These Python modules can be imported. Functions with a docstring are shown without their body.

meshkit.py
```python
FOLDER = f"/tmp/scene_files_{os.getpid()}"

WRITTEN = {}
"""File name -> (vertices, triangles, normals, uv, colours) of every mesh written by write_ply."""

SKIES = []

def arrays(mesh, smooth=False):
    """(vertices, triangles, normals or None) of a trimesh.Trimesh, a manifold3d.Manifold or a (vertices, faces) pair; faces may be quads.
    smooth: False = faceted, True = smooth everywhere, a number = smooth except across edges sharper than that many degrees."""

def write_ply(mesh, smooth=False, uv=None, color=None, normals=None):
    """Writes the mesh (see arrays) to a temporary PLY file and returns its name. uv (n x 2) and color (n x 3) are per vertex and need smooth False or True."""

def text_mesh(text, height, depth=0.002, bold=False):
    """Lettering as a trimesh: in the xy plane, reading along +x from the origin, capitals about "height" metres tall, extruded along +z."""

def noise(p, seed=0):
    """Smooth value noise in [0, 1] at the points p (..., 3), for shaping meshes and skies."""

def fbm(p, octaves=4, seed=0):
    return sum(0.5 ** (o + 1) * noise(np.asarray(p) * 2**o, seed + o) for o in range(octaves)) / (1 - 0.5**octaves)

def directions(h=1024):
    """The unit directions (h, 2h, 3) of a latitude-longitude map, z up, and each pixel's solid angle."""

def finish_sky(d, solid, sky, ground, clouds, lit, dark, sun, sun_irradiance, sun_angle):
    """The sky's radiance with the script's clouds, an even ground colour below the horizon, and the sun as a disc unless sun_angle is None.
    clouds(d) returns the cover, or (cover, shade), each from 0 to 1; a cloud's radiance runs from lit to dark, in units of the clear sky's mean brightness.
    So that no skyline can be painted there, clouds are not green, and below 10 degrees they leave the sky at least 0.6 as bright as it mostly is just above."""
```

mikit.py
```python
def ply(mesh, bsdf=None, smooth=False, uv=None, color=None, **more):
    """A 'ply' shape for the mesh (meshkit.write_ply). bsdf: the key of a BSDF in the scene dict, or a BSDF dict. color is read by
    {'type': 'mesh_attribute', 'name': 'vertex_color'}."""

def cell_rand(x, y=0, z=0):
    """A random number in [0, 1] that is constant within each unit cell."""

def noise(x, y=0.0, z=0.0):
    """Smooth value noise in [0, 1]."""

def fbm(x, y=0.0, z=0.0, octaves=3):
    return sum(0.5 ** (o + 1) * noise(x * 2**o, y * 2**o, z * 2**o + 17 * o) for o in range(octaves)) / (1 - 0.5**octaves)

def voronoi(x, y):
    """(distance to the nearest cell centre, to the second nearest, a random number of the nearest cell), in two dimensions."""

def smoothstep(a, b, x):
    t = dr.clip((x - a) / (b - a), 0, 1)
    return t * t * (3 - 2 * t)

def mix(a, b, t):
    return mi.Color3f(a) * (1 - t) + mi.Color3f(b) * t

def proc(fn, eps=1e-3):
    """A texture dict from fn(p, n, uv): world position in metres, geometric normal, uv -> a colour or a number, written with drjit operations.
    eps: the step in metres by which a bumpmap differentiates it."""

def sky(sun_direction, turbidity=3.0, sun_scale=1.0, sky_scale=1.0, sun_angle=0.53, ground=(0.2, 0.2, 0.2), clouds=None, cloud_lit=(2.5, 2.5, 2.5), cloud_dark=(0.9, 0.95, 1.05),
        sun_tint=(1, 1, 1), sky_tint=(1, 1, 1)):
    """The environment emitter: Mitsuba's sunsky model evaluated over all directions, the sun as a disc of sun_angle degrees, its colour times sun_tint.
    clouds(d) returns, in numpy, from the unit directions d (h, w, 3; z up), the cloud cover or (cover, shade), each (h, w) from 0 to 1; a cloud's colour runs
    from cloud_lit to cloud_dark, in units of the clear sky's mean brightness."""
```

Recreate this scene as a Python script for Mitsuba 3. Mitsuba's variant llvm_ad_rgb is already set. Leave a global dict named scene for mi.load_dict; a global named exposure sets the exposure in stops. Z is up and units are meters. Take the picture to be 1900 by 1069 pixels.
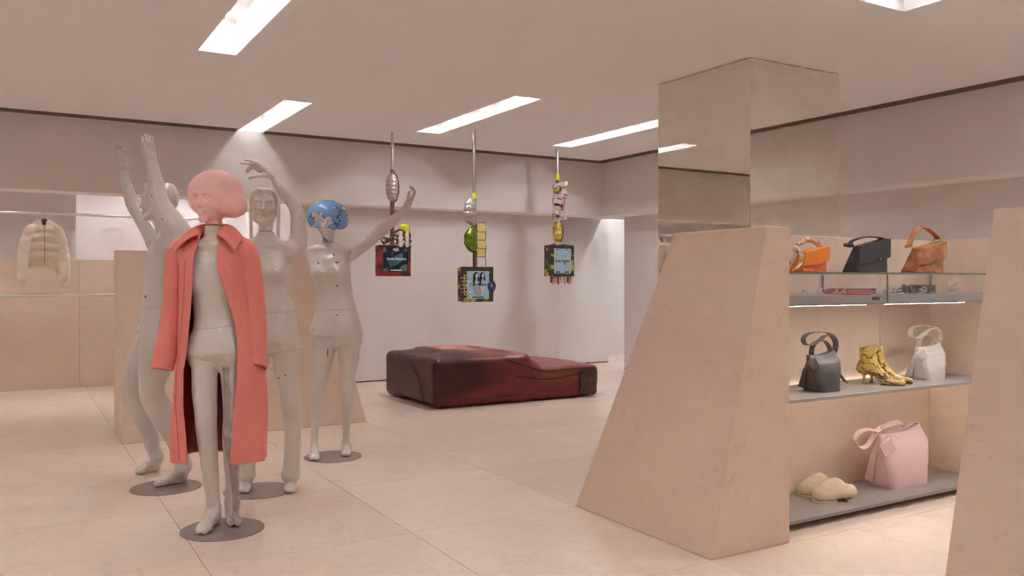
import math, random
import numpy as np, trimesh, mitsuba as mi, drjit as dr
import manifold3d as m3
import mikit, meshkit
from mikit import proc, noise, fbm, cell_rand, smoothstep, mix, voronoi
from shapely.geometry import Polygon, LineString, Point, box as sbox
from shapely.ops import unary_union
from trimesh.creation import extrude_polygon, revolve, icosphere, cylinder

T = mi.ScalarTransform4f
scene, labels = {}, {}
rng = np.random.default_rng(7)

# ------------------------------------------------------------------ camera, light, exposure
exposure = 2.08
EYE = 1.30
YAW = 0.53546                       # the camera looks this far to the right of +Y
FWD = np.array([math.sin(YAW), math.cos(YAW), 0.0])
SIDE = np.array([math.cos(YAW), -math.sin(YAW), 0.0])
scene['camera'] = {'type': 'perspective', 'fov': 62.56, 'fov_axis': 'x', 'near_clip': 0.05, 'far_clip': 100.0,
                   'principal_point_offset_y': 0.0144,
                   'to_world': T().look_at(origin=[0, 0, EYE], target=[FWD[0], FWD[1], EYE], up=[0, 0, 1])}
UNIT = 0.125                        # one scale for everything that glows
LAMP = 1.32 * UNIT                          # strength of one downlight in a ceiling slot
LAMP_RGB = (1.0, 0.985, 0.982)


DISC = 330.0                        # how strongly its round lens glows, per unit of LAMP
SPOT = 0.5                          # the narrow beam it adds


# ------------------------------------------------------------------ helpers
def rgb(*c):
    return {'type': 'rgb', 'value': list(c)}


def srgb(r, g, b):
    return [((x / 255) / 12.92 if x / 255 <= 0.04045 else ((x / 255 + 0.055) / 1.055) ** 2.4) for x in (r, g, b)]


def mat(name, color, rough=0.5, spec=0.5, metallic=0.0, bump=None, bump_scale=1.0, **kw):
    """A principled BSDF as a scene entry; color: a tuple or a procedural function."""
    base = proc(color) if callable(color) else rgb(*color)
    d = {'type': 'principled', 'base_color': base, 'roughness': rough, 'metallic': metallic, **kw}
    if metallic == 0:
        d['specular'] = spec
    if bump is not None:
        d = {'type': 'bumpmap', 'arbitrary': proc(bump, 1e-3), 'scale': bump_scale, 'bsdf': d}
    scene['bsdf_' + name] = {'type': 'twosided', 'bsdf': d}
    return 'bsdf_' + name


def key_for(base):
    if base not in scene and not any(k.startswith(base + '__') for k in scene):
        return base
    n = 1
    while f'{base}_{n:03d}' in scene or any(k.startswith(f'{base}_{n:03d}__') for k in scene):
        n += 1
    return f'{base}_{n:03d}'


USED = set()


def thing(name, label=None, category=None, group=None, kind=None):
    k = name
    n = 0
    while k in USED:
        n += 1
        k = f'{name}_{n:03d}'
    USED.add(k)
    d = {}
    if label: d['label'] = label
    if category: d['category'] = category
    if group: d['group'] = group
    if kind: d['kind'] = kind
    labels[k] = d
    return k


def part(parent, name, mesh, bsdf, smooth=30, label=None, to_world=None, **more):
    """One shape entry; mesh may be a ready ply dict (shared between copies)."""
    base = f'{parent}__{name}' if name else parent
    k, n = base, 0
    while k in scene:
        n += 1
        k = f'{base}_{n:03d}'
    d = dict(mesh) if isinstance(mesh, dict) else mikit.ply(mesh, bsdf, smooth=smooth)
    d.update(more)
    if to_world is not None:
        d['to_world'] = to_world
    scene[k] = d
    if label:
        labels[k] = {'label': label}
    return k


def cat(*ms):
    return trimesh.util.concatenate([m for m in ms])


def box(x0, x1, y0, y1, z0, z1, r=0.0):
    """A box, its edges chamfered by r."""
    if r <= 0:
        m = trimesh.creation.box((x1 - x0, y1 - y0, z1 - z0))
        m.apply_translation(((x0 + x1) / 2, (y0 + y1) / 2, (z0 + z1) / 2))
        return m
    pts = []
    for sx in (0, 1):
        for sy in (0, 1):
            for sz in (0, 1):
                c = np.array([(x0, x1)[sx], (y0, y1)[sy], (z0, z1)[sz]], float)
                s = np.array([1 - 2 * sx, 1 - 2 * sy, 1 - 2 * sz]) * r
                for k in range(3):
                    q = c + s
                    q[k] = c[k]
                    pts.append(q)
    return trimesh.convex.convex_hull(np.array(pts))


def hull(points):
    return trimesh.convex.convex_hull(np.asarray(points, float))


def chamfer_hull(points, r):
    """A convex solid with its corners and edges softened by r (hull of small octahedra)."""
    p = np.asarray(points, float)
    c = p.mean(0)
    out = []
    for q in p:
        q = q + (np.sign(c - q) * r)
        for k in range(3):
            for s in (-1, 1):
                e = np.zeros(3)
                e[k] = s * r
                out.append(q + e)
    return trimesh.convex.convex_hull(np.array(out))


def tube(points, radius, sides=10, closed=False, caps=True):
    """A polyline as a round tube; radius: a number or one per point."""
    p = np.asarray(points, float)
    n = len(p)
    rr = np.broadcast_to(np.asarray(radius, float), (n,))
    t = (np.roll(p, -1, 0) - np.roll(p, 1, 0)) if closed else np.gradient(p, axis=0)
    t /= np.linalg.norm(t, axis=1, keepdims=True) + 1e-12
    ref = np.array([0, 0, 1.0]) if abs(t[0][2]) < 0.9 else np.array([1.0, 0, 0])
    a = np.cross(t[0], ref)
    a /= np.linalg.norm(a)
    A = []
    for i in range(n):
        a = a - t[i] * (a @ t[i])
        a /= np.linalg.norm(a) + 1e-12
        A.append(a)
    A = np.array(A)
    B = np.cross(t, A)
    ang = np.arange(sides) * 2 * np.pi / sides
    v = p[:, None] + rr[:, None, None] * (np.cos(ang)[None, :, None] * A[:, None] + np.sin(ang)[None, :, None] * B[:, None])
    v = v.reshape(-1, 3)
    f = []
    m = n if closed else n - 1
    for i in range(m):
        for j in range(sides):
            a0, a1 = i * sides + j, i * sides + (j + 1) % sides
            b0, b1 = ((i + 1) % n) * sides + j, ((i + 1) % n) * sides + (j + 1) % sides
            f += [[a0, a1, b1], [a0, b1, b0]]
    if caps and not closed:
        v = np.vstack([v, p[0], p[-1]])
        c0, c1 = len(v) - 2, len(v) - 1
        for j in range(sides):
            f.append([c0, (j + 1) % sides, j])
            f.append([c1, (n - 1) * sides + j, (n - 1) * sides + (j + 1) % sides])
    return trimesh.Trimesh(v, np.array(f), process=False)


def spline(points, n=24, closed=False):
    """A Catmull-Rom curve through the points."""
    p = np.asarray(points, float)
    if closed:
        p = np.vstack([p[-1], p, p[0], p[1]])
    else:
        p = np.vstack([2 * p[0] - p[1], p, 2 * p[-1] - p[-2]])
    segs = len(p) - 3
    out = []
    per = max(1, n // segs)
    for i in range(segs):
        a, b, c, d = p[i:i + 4]
        for t in np.arange(per) / per:
            out.append(0.5 * ((2 * b) + (c - a) * t + (2 * a - 5 * b + 4 * c - d) * t * t + (3 * b - a - 3 * c + d) * t ** 3))
    if not closed:
        out.append(p[-2])
    return np.array(out)


def grid_mesh(P, closed_u=False):
    """Quads over a grid of points (nu, nv, 3)."""
    nu, nv = P.shape[:2]
    idx = np.arange(nu * nv).reshape(nu, nv)
    if closed_u:
        idx = np.vstack([idx, idx[:1]])
    a, b, c, d = idx[:-1, :-1], idx[1:, :-1], idx[1:, 1:], idx[:-1, 1:]
    q = np.stack([a, b, c, d], -1).reshape(-1, 4)
    return trimesh.Trimesh(P.reshape(-1, 3), np.vstack([q[:, [0, 1, 2]], q[:, [0, 2, 3]]]), process=False)


def sheet(P, th, closed_u=False):
    """A grid of points thickened to th along its normals, all rims closed."""
    g = grid_mesh(P, closed_u)
    n = np.array(trimesh.Trimesh(g.vertices, g.faces, process=False).vertex_normals)
    v = np.asarray(g.vertices)
    nu, nv = P.shape[:2]
    N = len(v)
    V = np.vstack([v + n * th / 2, v - n * th / 2])
    F = [g.faces, g.faces[:, ::-1] + N]
    idx = np.arange(nu * nv).reshape(nu, nv)
    rims = []
    if closed_u:
        rims = [(np.append(idx[:, 0], idx[0, 0]), False), (np.append(idx[:, -1], idx[0, -1]), True)]
    else:
        rims = [(np.concatenate([idx[:, 0], idx[-1, 1:], idx[::-1, -1][1:], idx[0, ::-1][1:]]), False)]
    for r, flip in rims:
        a, b = r[:-1], r[1:]
        q = np.vstack([np.stack([a, a + N, b], -1), np.stack([b, a + N, b + N], -1)])
        F.append(q[:, ::-1] if flip else q)
    return trimesh.Trimesh(V, np.vstack(F), process=False)


def prism(poly, h, to=None):
    """A polygon (list of 2D points or shapely) extruded by h along z, then transformed."""
    if not hasattr(poly, 'exterior'):
        poly = Polygon(poly)
    m = extrude_polygon(poly, h, engine='earcut')
    if to is not None:
        m.apply_transform(to)
    return m


def frame(origin, ax, ay, az):
    M = np.eye(4)
    M[:3, 0], M[:3, 1], M[:3, 2], M[:3, 3] = ax, ay, az, origin
    return M


def rotz(a, loc=(0, 0, 0)):
    M = np.eye(4)
    M[:2, :2] = [[math.cos(a), -math.sin(a)], [math.sin(a), math.cos(a)]]
    M[:3, 3] = loc
    return M


# ------------------------------------------------------------------ materials of the setting
def f_wall(p, n, uv):
    return mix((0.76, 0.725, 0.71), (0.78, 0.745, 0.73), fbm(p.x * 1.3, p.y * 1.3, p.z * 1.3))


def stone_tone(p, lo, hi):
    """Pinkish fine-grained limestone: soft clouds, small brown hairlines in patches, a few pale ones."""
    a = fbm(p.x * 2.2, p.y * 2.2, p.z * 2.2, 3)
    b = fbm(p.x * 21, p.y * 21, p.z * 21, 2)
    k = 0.020 * noise(p.x * 55, p.y * 55, p.z * 55) + 0.045 * noise(p.x * 19, p.y * 19, p.z * 19)
    wx, wy, wz = p.x + k, p.y - k, p.z + 0.7 * k
    v = dr.abs(fbm(wx * 38, wy * 38, wz * 38, 2) - 0.5)
    where = smoothstep(0.55, 0.72, fbm(p.x * 8 + 5, p.y * 8, p.z * 8, 3)) * smoothstep(0.3, 0.6, noise(p.x * 37, p.y * 37, p.z * 37))
    line = smoothstep(0.06, 0.0, v) * where
    w = dr.abs(fbm(wx * 8 + 31, wy * 8, wz * 8, 2) - 0.5)
    pale = smoothstep(0.016, 0.0, w) * smoothstep(0.52, 0.7, fbm(p.x * 4.1 + 9, p.y * 4.1, p.z * 4.1 + 3, 2))
    c = mix(lo, hi, dr.clip(0.55 * a + 0.45 * b, 0, 1))
    c = mix(c, (lo[0] * 0.66, lo[1] * 0.57, lo[2] * 0.52), 0.34 * line)
    return mix(c, (min(1, hi[0] * 1.08), min(1, hi[1] * 1.10), min(1, hi[2] * 1.13)), 0.3 * pale)


def f_stone(p, n, uv):
    return stone_tone(p, (0.605, 0.468, 0.374), (0.715, 0.578, 0.478))


TX, TY, X0, Y0 = 1.0135, 1.105, 0.752, 3.98


def f_floor(p, n, uv):
    c = stone_tone(p, (0.555, 0.446, 0.374), (0.645, 0.538, 0.460))
    r = cell_rand((p.x - X0) / TX, (p.y - Y0) / TY, 3)
    return c * (0.95 + 0.09 * r)


mat('wall', f_wall, rough=0.75, spec=0.25)
mat('white', (0.84, 0.82, 0.82), rough=0.7, spec=0.25)
mat('slot', (0.86, 0.84, 0.83), rough=0.6, spec=0.3)
mat('ceiling', (0.79, 0.78, 0.785), rough=0.8, spec=0.2)
mat('stone', f_stone, rough=0.5, spec=0.35)
mat('floor', f_floor, rough=0.34, spec=0.5)
mat('grout', (0.25, 0.19, 0.15), rough=0.8)
mat('gap_trim', (0.24, 0.195, 0.165), rough=0.8)  # dark colour stands in for the shade inside the ceiling gap
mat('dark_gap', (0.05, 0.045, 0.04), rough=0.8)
mat('steel', (0.62, 0.60, 0.58), rough=0.28, metallic=1.0)
mat('rail', (0.88, 0.87, 0.86), rough=0.32, metallic=1.0)
mat('grey_metal', (0.24, 0.225, 0.215), rough=0.42, spec=0.5)
scene['bsdf_mirror'] = {'type': 'twosided', 'bsdf': {'type': 'conductor', 'material': 'none', 'specular_reflectance': rgb(0.86, 0.825, 0.775)}}
scene['bsdf_glass'] = {'type': 'thindielectric', 'int_ior': 1.5}

# ------------------------------------------------------------------ floor, walls, ceiling
ZC = 2.995                          # ceiling
XR, YB, ZB = 7.35, 9.84, 2.215      # bulkhead faces (right, back) and their lower edge
XW, YW = 7.70, 10.15                # walls below the bulkheads
XL, YF = -4.2, -4.2                 # the unseen left and front ends of the room

fl = thing('floor', kind='structure', label='pinkish limestone floor of large square tiles')
part(fl, '', box(XL - 0.2, 11.4, YF - 0.2, 14.2, -0.25, -0.006), 'bsdf_grout', smooth=False)
g = 0.0012
tile_ply = mikit.ply(box(g, TX - g, g, TY - g, -0.012, 0.0, 0.0012), 'bsdf_floor', smooth=False)
for i in range(-5, 11):
    for j in range(-8, 9):
        x, y = X0 + i * TX, Y0 + j * TY
        if x > 11.2 or y > 14 or x + TX < XL or y + TY < YF or (x > 8.8 and y < 9):
            continue
        part(fl, 'tile', tile_ply, None, to_world=T().translate([x, y, 0]))

# ceiling with rectangular openings for the light slots
SLOTS = [(1.18, 1.455, 4.70, 6.54), (2.205, 2.48, 7.93, YB - 0.005), (3.985, 4.27, 6.66, 8.86), (5.87, 6.16, 6.72, 8.90), (3.2, 4.85, 3.03, 3.32),
         (-1.75, -1.47, 6.6, 8.6), (-1.0, -0.72, 3.2, 5.2), (0.95, 1.23, 1.6, 3.3), (-1.0, -0.72, 0.2, 2.2), (2.5, 2.78, -1.6, 0.4), (5.9, 6.18, -0.6, 1.6), (-3.0, -2.72, 3.6, 5.6), (3.3, 4.9, 2.0, 2.28), (-2.9, -2.62, 0.4, 2.4), (0.2, 0.48, -2.8, -0.8), (6.5, 6.78, 0.2, 2.0)]  # unseen slots in this row, added to balance and fill the light
ADDED_BACK_SLOTS = [(0.95, 2.85, 12.15, 12.40), (-2.2, 0.2, 10.4, 10.65), (0.9, 2.7, 10.5, 10.75), (8.15, 8.4, 9.85, 10.5), (8.5, 9.1, 11.1, 11.35)]  # unseen slots added to brighten the alcove and the passage
GAP = 0.14


def holed(poly, slots):
    for a, b, c, d in slots:
        poly = poly.difference(sbox(a, c, b, d))
    return poly


ce = thing('ceiling', kind='structure', label='flat warm grey ceiling')
part(ce, '', prism(holed(sbox(XL, YF, XR - GAP, YB - GAP), SLOTS), 0.04, frame((0, 0, ZC), (1, 0, 0), (0, 1, 0), (0, 0, 1))), 'bsdf_ceiling', smooth=False)
tc = thing('ceiling_gap', kind='structure', label='gap around the ceiling, its shade painted as a dark strip')
labels[tc]['kind'] = 'structure'
part(tc, 'shade_strip', cat(box(XL, 2.19, YB - 0.012, YB, ZC - 0.012, ZC + 0.22), box(2.50, XR - 0.012, YB - 0.012, YB, ZC - 0.012, ZC + 0.22), box(XR - 0.012, XR, YF, YB, ZC - 0.012, ZC + 0.22)), 'bsdf_gap_trim', smooth=False)  # dark strips on the bulkheads paint in the shade of the gap
part(tc, '', cat(box(XL, XR, YB - 0.24, YB + 0.02, ZC + 0.22, ZC + 0.26), box(XR - 0.24, XR + 0.02, YF, YB, ZC + 0.22, ZC + 0.26),
                 box(XL, 2.19, YB - 0.24, YB - 0.22, ZC + 0.04, ZC + 0.26), box(2.5, XR - 0.2, YB - 0.24, YB - 0.22, ZC + 0.04, ZC + 0.26), box(XR - 0.24, XR - 0.22, YF, YB - 0.2, ZC + 0.04, ZC + 0.26)), 'bsdf_wall', smooth=False)

wb = thing('wall_back', kind='structure', label='warm grey back wall with a deep bulkhead above')
part(wb, '', box(2.99, XR - 0.53, YW, YW + 0.3, 0.0, ZB + 0.05), 'bsdf_wall', smooth=False)
part(wb, 'bulkhead', box(XL - 0.2, XR + 0.01, YB, YB + 0.34, ZB, ZC + 0.3, 0.004), 'bsdf_wall', smooth=False)
part(wb, 'reveal', box(6.75, 8.09, 10.66, 10.9, 0, ZB + 0.05), 'bsdf_white', smooth=False)
wr = thing('wall_right', kind='structure', label='warm grey right wall with a bulkhead above')
part(wr, '', box(XW, XW + 0.3, YF, 9.76, 0.0, ZB + 0.05), 'bsdf_wall', smooth=False)
part(wr, 'bulkhead', box(XR, XW + 0.35, YF, YB + 0.34, ZB, ZC + 0.3, 0.004), 'bsdf_wall', smooth=False)
part(wr, 'lintel', box(XR + 0.34, 7.95, 9.7, 10.95, ZB + 0.03, ZC + 0.3), 'bsdf_wall', smooth=False)
wl = thing('wall_left', kind='structure')
part(wl, '', box(XL - 0.2, XL, YF, 14, 0, ZC + 0.3), 'bsdf_wall', smooth=False)
wf = thing('wall_front', kind='structure')
part(wf, '', box(XL - 0.2, XW + 0.3, YF - 0.2, YF, 0, ZC + 0.3), 'bsdf_wall', smooth=False)

bb_ = thing('shade_line_back', kind='structure')
part(bb_, '', cat(box(2.99, XR - 0.53, YW - 0.003, YW + 0.01, 0.0, 0.014), box(6.82, 8.09, 10.657, 10.67, 0.0, 0.014)), 'bsdf_dark_gap', smooth=False)  # thin dark strips painting the shadow line at the foot of the wall
bb_ = thing('shade_line_right', kind='structure')
part(bb_, '', box(XW - 0.003, XW + 0.01, YF, 9.76, 0.0, 0.014), 'bsdf_dark_gap', smooth=False)  # same painted shadow line, along the right wall

# the alcove behind the opening on the left and the passage on the right
al = thing('wall_alcove', kind='structure', label='white wall at the back of the clothes alcove')
part(al, '', box(0.70, 3.6, 12.85, 13.0, 0, ZC + 0.1), 'bsdf_white', smooth=False)
part(al, 'return_wall', box(XL, 0.70, 12.05, 13.0, 0, ZC + 0.1), 'bsdf_wall', smooth=False)
part(al, 'side_wall', box(3.0, 3.2, YW + 0.3, 12.9, 0, ZC + 0.1), 'bsdf_white', smooth=False)
part(al, 'alcove_ceiling', prism(holed(sbox(XL, YB + 0.3, 3.2, 13.0), ADDED_BACK_SLOTS[:3]), 0.04, frame((0, 0, 2.80), (1, 0, 0), (0, 1, 0), (0, 0, 1))), 'bsdf_white', smooth=False)
pw = thing('wall_passage', kind='structure', label='bright white wall of the passage beyond the opening')
part(pw, '', cat(box(7.5, 11.3, 11.60, 11.75, 0, 2.9), box(11.1, 11.3, 9.3, 11.7, 0, 2.9), box(8.0, 11.2, 9.4, 9.6, 0, 2.9)), 'bsdf_white', smooth=False)
part(pw, 'passage_ceiling', prism(holed(sbox(7.93, 9.4, 11.2, 11.7), ADDED_BACK_SLOTS[3:]), 0.04, frame((0, 0, 2.70), (1, 0, 0), (0, 1, 0), (0, 0, 1))), 'bsdf_white', smooth=False)

# ------------------------------------------------------------------ light slots: white troughs with downlights
lens_mesh = mikit.ply(cylinder(radius=0.045, height=0.004, sections=14), 'bsdf_slot', smooth=False)
can = mikit.ply(cylinder(radius=0.05, height=0.024, sections=20).apply_translation((0, 0, 0.013)), 'bsdf_slot', smooth=40)


def light_slot(slot, zc, label, power, depth=0.26, cutoff=50, n=None, spots=True, drop=0.10, n_shown=False, glow=1.0, beam=1.0):
    lens = dict(lens_mesh, emitter={'type': 'area', 'radiance': rgb(*[glow * power * DISC * c for c in LAMP_RGB])})
    x0, x1, y0, y1 = slot
    t = 0.012
    k = thing('ceiling_light', label, 'ceiling light', group='white light slots cut into the ceiling') if label else thing('added_ceiling_slot', kind='structure')  # slots without a label are unseen and added for their light
    z1 = zc + depth
    e = 0.0005
    part(k, 'trough', cat(box(x0 - t, x0, y0 - t, y1 + t, zc + e, z1), box(x1, x1 + t, y0 - t, y1 + t, zc + e, z1), box(x0, x1, y0 - t, y0, zc + e, z1), box(x0, x1, y1, y1 + t, zc + e, z1),
                          box(x0 - t, x1 + t, y0 - t, y1 + t, z1, z1 + t)), 'bsdf_slot', smooth=False)
    along_y = (y1 - y0) > (x1 - x0)
    L = max(y1 - y0, x1 - x0)
    n = n or max(2, round(L / 0.46))
    discs = []
    zl = zc + drop                                  # short round downlights hang from the top of the trough
    for i in range(n):
        s = (i + 0.5) / n * L
        x, y = ((x0 + x1) / 2, y0 + s) if along_y else (x0 + s, (y0 + y1) / 2)
        dk = part(k, 'downlight', can, None, to_world=T().translate([x, y, zl]))
        if spots or n_shown:
            part(dk, 'lens', lens, None, to_world=T().translate([x, y, zl - 0.003]))
        else:
            discs.append(cylinder(radius=0.045, height=0.004, sections=14).apply_translation((x, y, zl - 0.003)))
        if spots:
            scene[f'{k}_lamp_{i}'] = {'type': 'spot', 'intensity': rgb(*[beam * SPOT * power * c for c in LAMP_RGB]), 'cutoff_angle': cutoff, 'beam_width': cutoff * 0.3,
                                      'to_world': T().look_at(origin=[x, y, zl - 0.02], target=[x, y, 0], up=[0, 1, 0])}
    if discs:
        part(k, 'lenses', cat(*discs), 'bsdf_slot', smooth=False, emitter=lens['emitter'])


SLOT_LABELS = ['light slot above the mannequins, cut off by the top edge of the photo', 'light slot ending at the bulkhead above the raised hand of the grey mannequin', 'light slot above the hanging screens, long and slanting to the middle', 'light slot partly hidden behind the mirrored column',
               'light slot at the top right corner of the photo'] + [None] * 12
for i_, (s, l) in enumerate(zip(SLOTS, SLOT_LABELS)):
    light_slot(s, ZC, l, LAMP * (1.5 if i_ in (0, 15) else 0.35 if i_ == 1 else 1.15 if i_ in (2, 3) else 1.0), spots=i_ in (0, 2, 3, 4), n_shown=i_ < 5, glow=0.3 if i_ in (0, 4) else 1.0, beam=2.4 if i_ in (0, 1, 4) else 1.0, cutoff=36 if i_ in (0, 1) else 50, drop=(0.235, 0.20)[i_] if i_ < 2 else 0.10)
for s, z, pw_ in ((ADDED_BACK_SLOTS[0], 2.80, 1.9), (ADDED_BACK_SLOTS[1], 2.80, 0.9), (ADDED_BACK_SLOTS[2], 2.80, 0.9), (ADDED_BACK_SLOTS[3], 2.70, 1.9), (ADDED_BACK_SLOTS[4], 2.70, 2.7)):
    light_slot(s, z, None, LAMP * pw_, spots=False)

# ------------------------------------------------------------------ stone blocks and the mirrored column
ZS = 1.56


def stone_block(label, pts, group='tapered stone blocks'):
    k = thing('stone_block', label, 'stone block', group=group)
    part(k, '', chamfer_hull(pts, 0.003), 'bsdf_stone', smooth=False)
    return k


stone_block('big tapered stone block with a slanting side, left end of the bag display',
            [(2.785, 2.885, 0), (3.31, 2.885, 0), (2.785, 3.98, 0), (3.31, 3.98, 0), (3.155, 2.885, ZS), (3.31, 2.885, ZS), (3.185, 3.58, ZS), (3.31, 3.58, ZS)])
stone_block('stone block cut off by the right edge of the photo, nearest to the camera',
            [(2.735, 1.757, 0), (3.26, 1.757, 0), (2.735, 0.66, 0), (3.26, 0.66, 0), (3.105, 1.757, ZS), (3.26, 1.757, ZS), (3.135, 1.06, ZS), (3.26, 1.06, ZS)])
stone_block('low wide stone block behind the four mannequins, reaching the floor beside the sofa',
            [(0.752, 7.295, 0), (2.782, 7.295, 0), (0.752, 7.95, 0), (2.782, 7.95, 0), (0.752, 7.70, 1.545), (2.50, 7.70, 1.545), (0.752, 7.95, 1.545), (2.50, 7.95, 1.545)])

mc = thing('mirrored_column', 'tall square column clad in tinted mirror from floor to ceiling', 'column')
cx0, cx1, cy0, cy1 = 4.83, 5.855, 4.59, 5.655
part(mc, 'core', box(cx0 + 0.014, cx1 - 0.014, cy0 + 0.014, cy1 - 0.014, 0, ZC), 'bsdf_dark_gap', smooth=False)
for a, b, c, d in ((cx0 + 0.003, cx1 - 0.003, cy0, cy0 + 0.008), (cx0 + 0.003, cx1 - 0.003, cy1 - 0.008, cy1), (cx0, cx0 + 0.008, cy0 + 0.003, cy1 - 0.003), (cx1 - 0.008, cx1, cy0 + 0.003, cy1 - 0.003)):
    part(mc, 'mirror_panel', box(a, b, c, d, 0.003, ZC - 0.006), 'bsdf_mirror', smooth=False)

# low stone wall in the alcove
lw = thing('low_stone_wall', 'low pinkish stone wall behind the clothes rails', 'low wall')
for x0_, x1_ in ((-2.48, -1.42), (-1.42, -0.36), (-0.36, 0.70), (0.70, 1.76), (1.76, 2.82)):
    part(lw, 'panel', box(x0_ + 0.0008, x1_ - 0.0008, 11.40, 11.46, 0.0, 1.54, 0.0015), 'bsdf_stone', smooth=False)

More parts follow.
